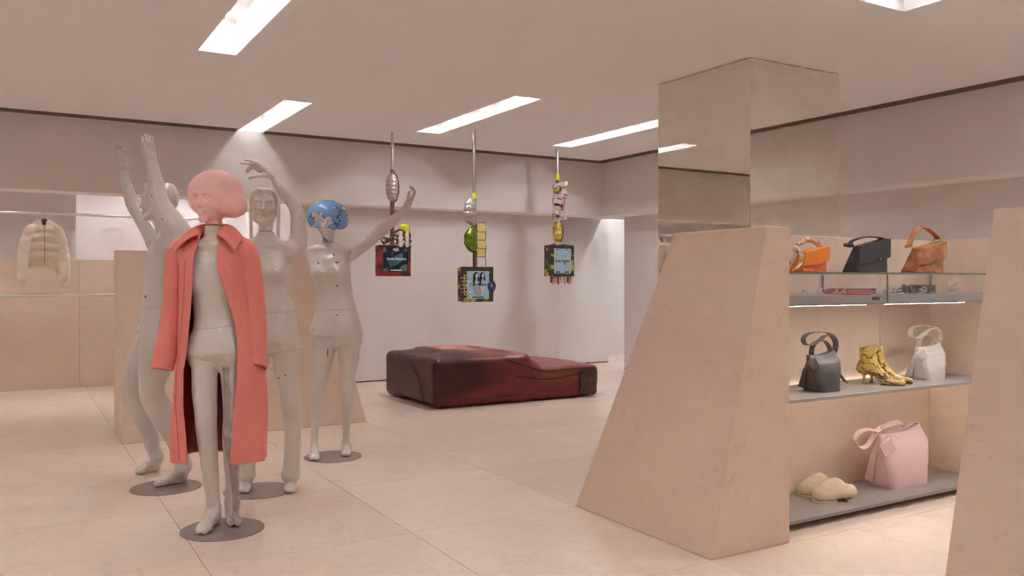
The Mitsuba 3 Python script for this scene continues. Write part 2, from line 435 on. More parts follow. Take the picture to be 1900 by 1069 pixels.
# ------------------------------------------------------------------ smooth solids: signed distances on a grid, meshed by surface nets
class Solid:
    def __init__(self, lo, hi, h):
        self.lo, self.h = np.asarray(lo, float), h
        self.n = np.ceil((np.asarray(hi, float) - self.lo) / h).astype(int) + 1
        self.D = np.full(self.n, 1.0, np.float32)

    def _block(self, lo, hi):
        a = np.clip(np.floor((np.asarray(lo) - self.lo) / self.h).astype(int), 0, self.n - 1)
        b = np.clip(np.ceil((np.asarray(hi) - self.lo) / self.h).astype(int) + 1, 1, self.n)
        if np.any(b <= a):
            return None, None
        s = tuple(slice(i, j) for i, j in zip(a, b))
        g = np.meshgrid(*[(np.arange(i, j) * self.h + o).astype(np.float32) for i, j, o in zip(a, b, self.lo)], indexing='ij')
        return s, np.stack(g, -1)

    def add(self, d, s, k=0.02):
        a = self.D[s]
        if np.isscalar(k) and k <= 0:
            self.D[s] = np.minimum(a, d)
            return
        hh = np.clip(0.5 + 0.5 * (a - d) / k, 0, 1)
        self.D[s] = a * (1 - hh) + d * hh - k * hh * (1 - hh)

    def cut(self, d, s, k=0.01):
        a = -self.D[s]
        hh = np.clip(0.5 + 0.5 * (a - d) / k, 0, 1)
        self.D[s] = -(a * (1 - hh) + d * hh - k * hh * (1 - hh))

    def chain(self, pts, k=0.02, inner=0.012, flat=None, ratio=1.0, cut=False):
        """Tapered limbs through (x, y, z, radius); flat/ratio: thinner by ratio along the unit vector flat."""
        p = np.asarray(pts, float)
        if len(p) > 2 and inner >= 0.01:          # a smooth curve through the joints
            from scipy.interpolate import PchipInterpolator
            t = np.concatenate([[0], np.cumsum(np.linalg.norm(np.diff(p[:, :3], axis=0), axis=1) + 1e-6)])
            p = PchipInterpolator(t, p)(np.linspace(0, t[-1], 5 * (len(p) - 1) + 1))
        m = p[:, 3].max() + 0.05
        s, g = self._block(p[:, :3].min(0) - m, p[:, :3].max(0) + m)
        if s is None:
            return
        best = np.full(g.shape[:3], 1.0, np.float32)
        org = self.lo + self.h * np.array([q.start for q in s])
        for a, b in zip(p[:-1], p[1:]):
            r_ = max(a[3], b[3]) + 0.045
            i0 = np.clip(np.floor((np.minimum(a[:3], b[:3]) - r_ - org) / self.h).astype(int), 0, None)
            i1 = np.ceil((np.maximum(a[:3], b[:3]) + r_ - org) / self.h).astype(int) + 1
            if np.any(i1 <= i0):
                continue
            sub = tuple(slice(i, max(j, 0)) for i, j in zip(i0, i1))
            w = g[sub] - a[:3].astype(np.float32)
            if w.size == 0:
                continue
            ab = (b[:3] - a[:3]).astype(np.float32)
            t = np.clip((w @ ab) / max(float(ab @ ab), 1e-9), 0, 1)
            q = w - t[..., None] * ab
            if flat is not None:
                fl_ = np.asarray(flat, np.float32)
                q = q + (q @ fl_)[..., None] * fl_ * np.float32(1 / ratio - 1)
            d = np.sqrt((q * q).sum(-1)) - (a[3] + t * (b[3] - a[3])).astype(np.float32)
            best[sub] = np.minimum(best[sub], d)
        (self.cut if cut else self.add)(best.astype(np.float32), s, k(g) if callable(k) else k)

    def ball(self, c, r, k=0.02, R=None, cut=False):
        """An ellipsoid with radii r, turned by the rows of R."""
        c, r = np.asarray(c, float), np.broadcast_to(np.asarray(r, float), (3,))
        m = r.max() + 0.05
        s, g = self._block(c - m, c + m)
        if s is None:
            return
        q = g - c.astype(np.float32)
        if R is not None:
            q = q @ np.asarray(R).T
        k0 = np.linalg.norm(q / r, axis=-1)
        k1 = np.linalg.norm(q / r ** 2, axis=-1)
        d = (k0 * (k0 - 1) / np.maximum(k1, 1e-6)).astype(np.float32)
        (self.cut if cut else self.add)(d, s, k)

    def stack(self, sec, k=0.02, n=2.25):
        """A trunk through sections (x, y, z, half width, half depth, turn)."""
        from scipy.interpolate import PchipInterpolator
        q = np.array(sorted(sec, key=lambda e: e[2]), float)
        m = 0.06
        lo = np.array([(q[:, 0] - q[:, 3]).min(), (q[:, 1] - q[:, 4]).min(), q[0, 2]]) - m
        hi = np.array([(q[:, 0] + q[:, 3]).max(), (q[:, 1] + q[:, 4]).max(), q[-1, 2]]) + m
        s, g = self._block(lo, hi)
        z = np.clip(g[..., 2], q[0, 2], q[-1, 2])
        zz = z[0, 0]
        f = [PchipInterpolator(q[:, 2], q[:, i])(zz) for i in (0, 1, 3, 4, 5)]
        x, y = g[..., 0] - f[0], g[..., 1] - f[1]
        c, si = np.cos(f[4]), np.sin(f[4])
        X, Y = c * x + si * y, -si * x + c * y
        d = ((np.abs(X / f[2]) ** n + np.abs(Y / f[3]) ** n) ** (1 / n) - 1) * np.minimum(f[2], f[3])
        d = np.where(g[..., 2] != z, np.sqrt(np.maximum(d + 0.03, 0) ** 2 + (g[..., 2] - z) ** 2) - 0.03, d)
        self.add(d.astype(np.float32), s, k)

    def box(self, lo, hi, r=0.03, k=0.02, cut=False):
        lo, hi = np.asarray(lo, float), np.asarray(hi, float)
        s, g = self._block(lo - 0.08, hi + 0.08)
        q = np.abs(g - (lo + hi) / 2) - (hi - lo) / 2 + r
        d = np.linalg.norm(np.maximum(q, 0), axis=-1) + np.minimum(q.max(-1), 0) - r
        (self.cut if cut else self.add)(d.astype(np.float32), s, k)

    def floor_cut(self, z):
        zz = (np.arange(self.n[2]) * self.h + self.lo[2]).astype(np.float32)
        self.D = np.maximum(self.D, (z - zz)[None, None, :])

    def points(self):
        return self._block(self.lo, self.lo + (self.n - 1) * self.h)[1]

    def mesh(self, smooth=4):
        D = self.D
        inside = D < 0
        n = np.array(D.shape)
        corners = [(i, j, k) for i in (0, 1) for j in (0, 1) for k in (0, 1)]
        sl = lambda c: tuple(slice(o, m - 1 + o) for o, m in zip(c, n))
        cnt = sum(inside[sl(c)].astype(np.int8) for c in corners)
        act = (cnt > 0) & (cnt < 8)
        idx = -np.ones(act.shape, np.int64)
        cells = np.argwhere(act)
        idx[act] = np.arange(len(cells))
        val = np.stack([D[tuple((cells + c).T)] for c in corners], 1)
        acc, num = np.zeros((len(cells), 3)), np.zeros(len(cells))
        for a in range(8):
            for b in range(a + 1, 8):
                ca, cb = np.array(corners[a]), np.array(corners[b])
                if np.abs(ca - cb).sum() != 1:
                    continue
                va, vb = val[:, a], val[:, b]
                x = (va < 0) != (vb < 0)
                t = va[x] / (va[x] - vb[x])
                acc[x] += ca + t[:, None] * (cb - ca)
                num[x] += 1
        V = (cells + acc / num[:, None]) * self.h + self.lo
        F = []
        for ax in range(3):
            e = np.zeros(3, int)
            e[ax] = 1
            A = inside[tuple(slice(0, m - o) for m, o in zip(n, e))]
            B = inside[tuple(slice(o, m) for m, o in zip(n, e))]
            for flip, M in ((False, A & ~B), (True, ~A & B)):
                p = np.argwhere(M)
                u, w = [(1, 2), (2, 0), (0, 1)][ax]
                p = p[(p[:, u] > 0) & (p[:, w] > 0) & (p[:, u] < n[u] - 1) & (p[:, w] < n[w] - 1)]
                eu, ew = np.eye(3, dtype=int)[u], np.eye(3, dtype=int)[w]
                q = np.stack([idx[tuple((p - x).T)] for x in (eu + ew, ew, 0 * eu, eu)], 1)
                F.append(q[:, ::-1] if flip else q)
        q = np.vstack(F)
        m = trimesh.Trimesh(V, np.vstack([q[:, [0, 1, 2]], q[:, [0, 2, 3]]]), process=False)
        if smooth:
            m = trimesh.Trimesh(relax(m, smooth), m.faces, process=False)
        return m


def relax(m, n):
    """Taubin smoothing."""
    from scipy.sparse import coo_matrix
    v, e = np.array(m.vertices), np.vstack([m.faces[:, [0, 1]], m.faces[:, [1, 2]], m.faces[:, [2, 0]]])
    e = np.unique(np.vstack([e, e[:, ::-1]]), axis=0)
    A = coo_matrix((np.ones(len(e)), (e[:, 0], e[:, 1])), shape=(len(v), len(v))).tocsr()
    deg = np.maximum(np.asarray(A.sum(1)), 1)
    for _ in range(n):
        for w in (0.5, -0.53):
            v = v + w * (A @ v / deg - v)
    return v


def roughen(m, amp, freq, seed=0):
    n = np.array(m.vertex_normals)
    d = meshkit.fbm(np.asarray(m.vertices) * freq, 3, seed) - 0.5
    return trimesh.Trimesh(m.vertices + n * (2 * amp * d)[:, None], m.faces, process=False)


# ------------------------------------------------------------------ the mannequins (joints in metres, in each figure's own frame: right, away, up)
FIG1 = {
    'at': (0.942, 4.536),
    'torso': [(-0.015, 0.0, 0.883, 0.119, 0.09, 0), (-0.02, 0.0, 0.933, 0.146, 0.108, 0), (-0.02, 0.0, 0.989, 0.14, 0.1, 0), (-0.021, 0.0, 1.054, 0.128, 0.09, 0), (-0.025, -0.0, 1.115, 0.121, 0.082, 0), (-0.034, 0.0, 1.213, 0.123, 0.09, 0), (-0.042, 0.0, 1.311, 0.14, 0.104, 0), (-0.047, 0.005, 1.396, 0.149, 0.095, 0), (-0.048, 0.01, 1.444, 0.16, 0.072, 0), (-0.05, 0.015, 1.489, 0.098, 0.06, 0), (-0.052, 0.012, 1.528, 0.048, 0.05, 0), (-0.048, 0.0, 1.583, 0.042, 0.047, 0)],
    'sh': [(-0.194, 0.01, 1.449, 0.048), (0.098, 0.01, 1.449, 0.048)],
    'legs': [[(-0.088, 0.0, 0.894, 0.071), (-0.083, -0.03, 0.824, 0.065), (-0.079, -0.04, 0.714, 0.062), (-0.069, -0.05, 0.591, 0.055), (-0.071, -0.035, 0.519, 0.053), (-0.071, 0.0, 0.373, 0.046), (-0.071, 0.05, 0.178, 0.037), (-0.072, 0.07, 0.087, 0.034)], [(0.048, 0.0, 0.894, 0.07), (0.053, 0.0, 0.821, 0.064), (0.055, 0.0, 0.709, 0.055), (0.053, 0.0, 0.583, 0.048), (0.055, -0.015, 0.516, 0.05), (0.031, 0.06, 0.36, 0.045), (0.011, 0.12, 0.189, 0.035), (0.003, 0.14, 0.106, 0.036)]],
    'feet': [((-0.075, 0.126), (-0.076, -0.128)), ((-0.034, 0.229), (0.061, 0.009))],
    'head': (-0.042, 0.0, 1.737),
    'neckz': 1.583,
    'chin': (-0.069, -0.05, 1.608),
    'seam': 1.056,
}
FIG2 = {
    'at': (0.828, 5.634),
    'torso': [(-0.017, 0.0, 0.913, 0.111, 0.15, 0), (-0.024, 0.0, 0.987, 0.131, 0.155, 0), (-0.024, 0.0, 1.044, 0.125, 0.15, 0), (-0.024, 0.0, 1.132, 0.111, 0.135, 0), (-0.022, 0.0, 1.213, 0.103, 0.125, 0), (-0.013, 0.0, 1.297, 0.098, 0.135, 0), (-0.002, 0.0, 1.398, 0.103, 0.15, 0), (0.01, 0.0, 1.472, 0.104, 0.15, 0), (0.015, 0.0, 1.526, 0.086, 0.12, 0), (0.003, 0.0, 1.566, 0.057, 0.07, 0), (-0.017, 0.0, 1.62, 0.047, 0.05, 0), (-0.03, 0.0, 1.674, 0.044, 0.047, 0)],
    'sh': [(0.134, -0.15, 1.52, 0.072), (-0.124, 0.15, 1.532, 0.059)],
    'arms': [[(0.151, -0.16, 1.558, 0.085), (0.104, -0.19, 1.648, 0.075), (0.046, -0.2, 1.764, 0.055), (0.01, -0.19, 1.914, 0.042), (-0.013, -0.19, 2.031, 0.031)], [(-0.128, 0.16, 1.554, 0.062), (-0.213, 0.18, 1.673, 0.052), (-0.291, 0.19, 1.792, 0.044), (-0.34, 0.19, 1.943, 0.031), (-0.35, 0.19, 2.023, 0.026)]],
    'hands': [((-0.013, -0.19, 2.031), (-0.042, -0.19, 2.135), (-0.052, -0.19, 2.232)), ((-0.35, 0.19, 2.023), (-0.364, 0.19, 2.124), (-0.354, 0.19, 2.218))],
    'legs': [[(-0.004, -0.07, 0.925, 0.12), (-0.034, -0.08, 0.766, 0.096), (-0.052, -0.09, 0.622, 0.073), (-0.0, -0.04, 0.461, 0.077), (0.047, 0.0, 0.337, 0.064), (0.079, 0.03, 0.196, 0.051), (0.092, 0.04, 0.129, 0.048)], [(-0.09, 0.07, 0.915, 0.116), (-0.212, 0.13, 0.745, 0.097), (-0.295, 0.2, 0.591, 0.075), (-0.256, 0.23, 0.446, 0.074), (-0.227, 0.26, 0.325, 0.06), (-0.205, 0.3, 0.175, 0.043), (-0.188, 0.31, 0.127, 0.039)]],
    'feet': [((0.077, 0.14), (-0.082, -0.014)), ((-0.229, 0.46), (-0.356, 0.334))],
    'head': (-0.051, 0.0, 1.782),
    'neckz': 1.671,
    'chin': (-0.128, 0.0, 1.684),
    'seam': 1.13,
}
FIG3 = {
    'at': (1.306, 5.256),
    'torso': [(0.075, 0.0, 0.872, 0.158, 0.1, 0), (0.073, 0.0, 0.932, 0.172, 0.118, 0), (0.07, 0.0, 1.008, 0.166, 0.112, 0), (0.07, 0.0, 1.101, 0.156, 0.098, 0), (0.061, 0.0, 1.204, 0.134, 0.088, 0), (0.058, 0.0, 1.27, 0.128, 0.09, 0), (0.053, 0.0, 1.353, 0.139, 0.108, 0), (0.05, 0.005, 1.43, 0.151, 0.1, 0), (0.049, 0.01, 1.49, 0.165, 0.078, 0), (0.035, 0.012, 1.533, 0.095, 0.065, 0), (0.039, 0.01, 1.563, 0.055, 0.052, 0), (0.043, 0.0, 1.612, 0.046, 0.048, 0)],
    'sh': [(-0.103, 0.01, 1.486, 0.057), (0.213, 0.01, 1.493, 0.06)],
    'arms': [[(0.22, 0.01, 1.49, 0.063), (0.245, 0.0, 1.562, 0.053), (0.245, -0.01, 1.661, 0.045), (0.231, -0.02, 1.74, 0.04), (0.172, -0.06, 1.828, 0.039), (0.131, -0.09, 1.89, 0.024), (0.111, -0.1, 1.925, 0.018)]],
    'hand': ((0.111, -0.1, 1.925), (0.039, -0.14, 1.981), [[(0.039, -0.15, 1.996), (0.003, -0.16, 2.008), (-0.032, -0.17, 2.014)], [(0.026, -0.14, 1.988), (-0.016, -0.15, 1.995), (-0.058, -0.16, 1.995)], [(0.016, -0.13, 1.979), (-0.013, -0.15, 1.974), (-0.029, -0.15, 1.945)], [(0.017, -0.12, 1.971), (-0.009, -0.13, 1.967), (-0.026, -0.13, 1.944)], [(0.065, -0.14, 1.926), (0.038, -0.17, 1.916), (-0.0, -0.18, 1.904)]]),
    'legs': [[(-0.005, 0.0, 0.849, 0.078), (-0.022, -0.0, 0.733, 0.071), (-0.033, -0.01, 0.602, 0.063), (-0.04, -0.01, 0.453, 0.056), (-0.048, 0.0, 0.335, 0.055), (-0.063, 0.0, 0.179, 0.043), (-0.068, 0.0, 0.103, 0.041)], [(0.171, 0.0, 0.849, 0.081), (0.172, 0.0, 0.766, 0.08), (0.188, -0.01, 0.661, 0.066), (0.203, -0.02, 0.55, 0.058), (0.209, -0.0, 0.418, 0.053), (0.211, 0.0, 0.318, 0.051), (0.206, 0.0, 0.219, 0.05), (0.197, 0.0, 0.103, 0.051)]],
    'feet': [((-0.111, 0.122), (-0.06, -0.104)), ((0.174, 0.108), (0.216, -0.104))],
    'head': (0.03, 0.0, 1.755),
    'neckz': 1.596,
    'seam': 1.105,
    'top': 1.868,
    'chin': (0.084, -0.06, 1.651),
}
FIG4 = {
    'at': (2.025, 5.985),
    'torso': [(0.032, 0.0, 0.846, 0.158, 0.1, 0), (0.034, 0.0, 0.917, 0.176, 0.118, 0), (0.032, 0.0, 0.98, 0.17, 0.112, 0), (0.022, 0.0, 1.075, 0.152, 0.1, 0), (0.01, 0.0, 1.186, 0.136, 0.09, 0), (-0.002, 0.0, 1.277, 0.136, 0.092, 0), (-0.018, 0.0, 1.356, 0.144, 0.112, 0), (-0.033, 0.005, 1.435, 0.154, 0.105, 0), (-0.038, 0.01, 1.494, 0.15, 0.082, 0), (-0.03, 0.012, 1.542, 0.107, 0.066, 0), (-0.035, 0.008, 1.577, 0.053, 0.052, 0), (-0.034, 0.0, 1.613, 0.049, 0.047, 0)],
    'sh': [(-0.157, 0.01, 1.49, 0.048), (0.085, 0.01, 1.49, 0.051)],
    'arm': [(0.107, 0.0, 1.486, 0.061), (0.198, 0.0, 1.542, 0.053), (0.285, 0.0, 1.601, 0.043), (0.379, 0.0, 1.688, 0.045), (0.462, 0.0, 1.755, 0.036), (0.514, 0.0, 1.798, 0.028), (0.545, 0.0, 1.846, 0.026)],
    'hand': ((0.545, 0.0, 1.846), (0.573, 0.0, 1.905)),
    'legs': [[(-0.055, 0.0, 0.83, 0.087), (-0.067, -0.0, 0.763, 0.079), (-0.082, -0.02, 0.587, 0.055), (-0.106, -0.02, 0.489, 0.051), (-0.126, 0.0, 0.348, 0.043), (-0.129, -0.03, 0.175, 0.026), (-0.131, -0.04, 0.083, 0.026)], [(0.115, 0.0, 0.83, 0.083), (0.115, 0.0, 0.763, 0.079), (0.109, -0.01, 0.586, 0.055), (0.113, -0.02, 0.489, 0.049), (0.107, 0.0, 0.368, 0.043), (0.086, 0.06, 0.207, 0.029), (0.075, 0.1, 0.091, 0.024)]],
    'feet': [((-0.143, 0.019), (-0.096, -0.182)), ((0.065, 0.174), (0.098, -0.037))],
    'head': (-0.04, 0.0, 1.751),
    'neckz': 1.577,
    'seam': 1.079,
    'chin': (0.001, -0.06, 1.582),
}
PLATE = 0.006


def fig_world(fig):
    M = np.eye(4)
    M[:3, 0], M[:3, 1] = SIDE, FWD
    M[:2, 3] = fig['at']
    return M


def local(fig):
    """World point -> the figure's own (right, away, up), for its paint."""
    ax, ay = fig['at']
    return lambda p: ((p.x - ax) * float(SIDE[0]) + (p.y - ay) * float(SIDE[1]), (p.x - ax) * float(FWD[0]) + (p.y - ay) * float(FWD[1]), p.z)


def chips(c, q, marks):
    """Little paint losses: (right, up, half width, half height, slant, colour, front only)."""
    r, d, z = q
    for (mr, mz, w, h, sl, col) in marks:
        x, y = (r - mr) - sl * (z - mz), z - mz
        wob = 0.35 * noise(r * 160, z * 160, 3)
        e = dr.sqrt(dr.square(x / w) + dr.square(y / h)) + wob
        front = dr.select(d < 0.03, 1.0, 0.0)
        halo = smoothstep(1.9, 1.5, e) * front
        c = mix(c, (0.60, 0.56, 0.53), 0.5 * halo)
        c = mix(c, col, smoothstep(1.12, 0.92, e) * front)
    return c


BLUE, DARKB, BLACK = (0.08, 0.13, 0.33), (0.05, 0.06, 0.12), (0.03, 0.03, 0.035)


def body_paint(fig, tint, marks, seams, raw=None):
    q_of = local(fig)

    def fn(p, n, uv):
        q = r, d, z = q_of(p)
        a = fbm(p.x * 7, p.y * 7, p.z * 5, 3)
        c = mix([t * 0.92 for t in tint], [min(1, t * 1.07) for t in tint], a)
        c = mix(c, (tint[0] * 0.96, tint[1] * 0.86, tint[2] * 0.74), 0.35 * smoothstep(0.52, 0.75, fbm(p.x * 4 + 7, p.y * 4, p.z * 6, 2)))
        spot = smoothstep(0.80, 0.86, noise(p.x * 55, p.y * 55, p.z * 38))
        c = mix(c, (tint[0] * 1.12, tint[1] * 1.12, tint[2] * 1.12), 0.45 * spot)
        if raw is not None:
            w = raw(q)
            k = fbm(p.x * 60, p.y * 60, p.z * 25, 3)
            c = mix(c, mix((0.22, 0.18, 0.155), (0.44, 0.38, 0.34), k), w)
        for (sz, slope, r0, r1, thick) in seams:
            e = dr.abs(z - (sz + slope * r))
            on = smoothstep(thick * 0.75, thick * 0.3, e) * dr.select((r > r0) & (r < r1), 1.0, 0.0)
            c = mix(c, (0.20, 0.165, 0.15), 0.7 * on)
        return chips(c, q, marks)
    return fn


def f_hammer(p, n, uv):
    a = noise(p.x * 22, p.y * 22, p.z * 16)
    b = noise(p.x * 75, p.y * 75, p.z * 60)
    return 0.0011 * a + 0.0002 * b


def paint(name, fn, rough=0.2, spec=0.7, **kw):
    return mat(name, fn, rough=rough, spec=spec, bump=f_hammer, bump_scale=1.0, **kw)


def head_rot(yaw, pitch=0.0):
    """Rows: the face's right, forward and up axes in the figure's frame; yaw 0 faces the viewer, positive turns towards +right."""
    fw = np.array([math.sin(yaw), -math.cos(yaw), 0])
    up = np.array([0, 0, 1.0])
    fw = fw * math.cos(pitch) + up * math.sin(pitch)
    rt = np.cross(fw, up)
    rt /= np.linalg.norm(rt)
    return np.array([rt, fw, np.cross(rt, fw)])


def make_head(c, yaw, kind, neck_to, pitch=0.0, scale=1.0, h=0.0042):
    R = head_rot(yaw, pitch)
    c = np.asarray(c, float)
    S = Solid(c - np.array([0.2, 0.2, 0.2]), c + np.array([0.2, 0.2, 0.19]), h)
    P = lambda x, y, z: c + scale * (np.array([x, y, z]) @ R)
    B = lambda x, y, z, r, **k: S.ball(P(x, y, z), np.asarray(r) * scale, R=R, **k)
    C = lambda *pts, **k: S.chain([(*P(*p[:3]), p[3] * scale) for p in pts], **k)
    fy = 0.0
    if kind == 'bob':
        B(0, -0.012, 0.02, (0.137, 0.128, 0.112))
        B(-0.092, -0.015, -0.048, (0.072, 0.085, 0.066), k=0.025)
        B(0.072, -0.01, -0.03, (0.062, 0.08, 0.066), k=0.03)
        B(0.0, 0.13, -0.06, (0.05, 0.035, 0.045), k=0.03, cut=True)
        fy, fz = 0.026, -0.03
        B(0, 0.03 + fy, -0.06, (0.055, 0.07, 0.07), k=0.03)
        B(-0.135, 0.02, 0.022, (0.012, 0.05, 0.012), k=0.03, cut=True)
    elif kind == 'blue':
        B(0, -0.01, 0.03, (0.143, 0.132, 0.105))
        B(0.098, -0.01, -0.015, (0.052, 0.085, 0.055), k=0.03)
        B(-0.092, -0.01, -0.025, (0.055, 0.085, 0.06), k=0.03)
        fy, fz = 0.02, -0.045
        B(0, 0.02 + fy, -0.065, (0.06, 0.078, 0.08), k=0.02)
    else:
        B(0, -0.012, 0.03, (0.076, 0.094, 0.105))
        B(0, 0.02, -0.045, (0.055, 0.066, 0.07), k=0.03)
        fz = 0.0
        C((-0.066, -0.03, -0.06, 0.02), (-0.03, 0.055, -0.1, 0.018), (0.03, 0.055, -0.1, 0.018), (0.066, -0.03, -0.06, 0.02), k=0.03)
        for s in (-1, 1):
            B(s * 0.074, -0.012, -0.012, (0.01, 0.022, 0.032), k=0.012)
        B(0, -0.045, 0.03, (0.086, 0.075, 0.095), k=0.015)         # the cap of moulded hair, behind the brow
        for q in (-1, 1):
            S.chain([(*P(q * 0.020, 0.050, 0.100), 0.022 * scale), (*P(q * 0.060, 0.020, 0.07), 0.020 * scale), (*P(q * 0.076, -0.005, 0.0), 0.014 * scale), (*P(q * 0.066, -0.020, -0.06), 0.010 * scale)], k=0.02)
    # the face
    z = fz
    C((-0.045, 0.068 + fy, 0.03 + z, 0.012), (-0.012, 0.084 + fy, 0.026 + z, 0.011), (0.012, 0.084 + fy, 0.026 + z, 0.011), (0.045, 0.068 + fy, 0.03 + z, 0.012), k=0.02)
    for s in (-1, 1):
        B(s * 0.03, 0.1 + fy, 0.008 + z, (0.021, 0.024, 0.014), k=0.016, cut=True)
        B(s * 0.03, 0.071 + fy, 0.007 + z, (0.014, 0.012, 0.009), k=0.008)
        B(s * 0.042, 0.052 + fy, -0.022 + z, (0.024, 0.026, 0.024), k=0.03)
    C((0, 0.086 + fy, 0.024 + z, 0.008), (0, 0.110 + fy, -0.022 + z, 0.0115), k=0.008)
    for s in (-1, 1):
        B(s * 0.011, 0.094 + fy, -0.027 + z, (0.007, 0.009, 0.007), k=0.006)
    C((-0.02, 0.078 + fy, -0.056 + z, 0.0045), (-0.006, 0.09 + fy, -0.052 + z, 0.008), (0.006, 0.09 + fy, -0.052 + z, 0.008), (0.02, 0.078 + fy, -0.056 + z, 0.0045), k=0.006)
    C((-0.016, 0.08 + fy, -0.066 + z, 0.005), (0, 0.088 + fy, -0.069 + z, 0.0095), (0.016, 0.08 + fy, -0.066 + z, 0.005), k=0.006)
    B(0, 0.068 + fy, -0.097 + z, (0.022, 0.02, 0.018), k=0.02)
    if kind == 'open':
        B(0.002, 0.1 + fy, -0.061 + z, (0.015, 0.02, 0.006), k=0.004, cut=True)
    # neck
    nb = np.asarray(neck_to, float)
    nt = P(0, -0.012, -0.05)
    S.chain([(*nt, 0.046), (*(nb + np.array([0, 0, 0.03])), 0.043), (*nb, 0.043), (*(nb - np.array([0, 0, 0.05])), 0.043)], k=0.025)
    if kind in ('open', 'profile'):       # the rough flat crown
        g = S.points() - c
        top = 0.112 * scale + 0.012 * (meshkit.fbm(S.points() * 40, 2, 3) - 0.5)
        S.D = np.maximum(S.D, (g @ R[2] - top).astype(np.float32))
    S.floor_cut(neck_to[2] + 0.0015)
    return S.mesh(3)


def make_hand(wrist, palm_dir, across, fingers, thumb, rw=0.024, h=0.003, thick=None):
    """A palm from the wrist, four fingers and a thumb, each its own chain of joints."""
    pts = [np.asarray(x, float)[:3] for f in fingers + [thumb] for x in f] + [np.asarray(wrist)]
    S = Solid(np.min(pts, 0) - 0.06, np.max(pts, 0) + 0.06, h)
    w = np.asarray(wrist, float)
    roots = [np.asarray(f[0], float) for f in fingers]
    flat = np.asarray(thick, float) / np.linalg.norm(thick)
    for f, r0 in zip(fingers, (0.0125, 0.013, 0.0125, 0.011)):
        a = np.asarray(f[0], float)
        S.chain([(*(w + (a - w) * 0.02), rw * 0.92), (*(w + (a - w) * 0.55), 0.017), (*a, r0)], k=0.012)
    for f, r0 in zip(fingers, (0.0092, 0.0095, 0.0092, 0.008)):
        S.chain([(*x, r0 * (1 - 0.13 * i)) for i, x in enumerate(f)], k=0.004, inner=0.004)
    S.chain([(*(w + (np.asarray(thumb[0]) - w) * 0.15), rw * 0.75), (*thumb[0], 0.0135)], k=0.014)
    S.chain([(*x, 0.0112 * (1 - 0.12 * i)) for i, x in enumerate(thumb)], k=0.006, inner=0.004)
    return S.mesh(3)


def make_body(fig, h=0.0075, frontal=True, breast=1.0, arms=True, extra=None):
    pts = [s[:3] for s in fig['torso']] + [x[:3] for l in fig['legs'] for x in l] + [x[:3] for l in fig.get('arms', []) for x in l] + [(*a, 0) for f in fig['feet'] for a in f]
    lo, hi = np.min(pts, 0) - 0.2, np.max(pts, 0) + 0.16
    lo[2] = -0.05
    S = Solid(lo, hi, h)
    low = min(fig['torso'], key=lambda e: e[2])
    S.stack([(*e[:4], e[4] * (0.80 if e is low else 1.0), e[5]) for e in fig['torso']], k=0.02)
    t = {round(s[2], 3): s for s in fig['torso']}
    sec = sorted(fig['torso'], key=lambda s: s[2])
    if frontal:
        bust = max((s for s in sec if s[2] > fig['seam'] + 0.2), key=lambda s: s[4])
        x, y, z, a, b = bust[:5]
        for s in (-1, 1):
            S.ball((x + s * a * 0.5, y - b * 0.72, z - 0.01), (0.058, 0.05 * breast, 0.056), k=0.035)
            S.ball((x + s * a * 0.45, y + b * 0.2, sec[1][2] - 0.0), (0.085, 0.095, 0.09), k=0.05)    # buttocks at the back
            S.chain([(x, y - b * 0.35, fig['sh'][0][2] + 0.025, 0.018), (x + s * 0.09, y - b * 0.5, fig['sh'][0][2] + 0.035, 0.017), (x + s * 0.14, y, fig['sh'][0][2] + 0.02, 0.018)], k=0.03)   # collarbones
        hips = sec[1]
        S.ball((hips[0], hips[1] - 0.03, hips[2] + 0.05), (0.085, 0.06, 0.07), k=0.05)
    for s in fig['sh']:
        S.chain([(s[0], s[1], s[2], s[3]), (sec[-3][0] * 0.6 + s[0] * 0.4, s[1], s[2] + 0.01, s[3] * 0.9)], k=0.045)
    if arms:
        for a in fig.get('arms', []):
            S.chain(a, k=0.03)
    for l, f in zip(fig['legs'], fig['feet']):
        S.chain(l, k=lambda g: (0.002 + 0.060 * np.clip((g[..., 2] - sec[0][2] + 0.10) / 0.14, 0, 1)).astype(np.float32), inner=0.03)
        hx, tx = np.array([*f[0], 0.0]), np.array([*f[1], 0.0])
        e = (tx - hx) / np.linalg.norm(tx - hx)
        side = np.array([-e[1], e[0], 0])
        L = np.linalg.norm(tx - hx)
        ank = np.array(l[-1][:3])
        hz = PLATE + max(0.0, ank[2] - 0.135)
        heel = hx + e * 0.032 + np.array([0, 0, 0.031 + hz])
        ball = hx + e * (L * 0.70)
        top = np.array([0, 0, 1.0])
        S.chain([(*ank, l[-1][3]), (*heel, 0.033)], k=0.02)
        S.chain([(*ank, l[-1][3] * 0.98), (*(hx + e * L * 0.42 + top * (0.052 + hz * 0.6)), 0.032), (*(ball + top * (0.026 + PLATE)), 0.026)], k=0.02)
        S.chain([(*heel, 0.03), (*(hx + e * L * 0.4 + top * (0.026 + hz * 0.5)), 0.026), (*(ball + top * (0.022 + PLATE)), 0.022)], k=0.018)
        for s in (-1, 1):
            S.chain([(*(ball + side * s * 0.02 + top * (0.021 + PLATE)), 0.021), (*(tx - e * (0.022 + (0.012 if s < 0 else 0)) + side * s * 0.016 + top * (0.015 + PLATE)), 0.0155)], k=0.014)
    if extra:
        extra(S)
    S.floor_cut(PLATE + 0.0006)
    top = min(fig['neckz'], hi[2]) - 0.0015
    nk = sec[-1]
    g = S.points()
    near = (np.abs(g[..., 0] - nk[0]) < 0.075) & (np.abs(g[..., 1] - nk[1]) < 0.075) & (g[..., 2] > top - 0.03)
    S.D = np.where(near, np.maximum(S.D, g[..., 2] - top), S.D)
    return S.mesh(4)


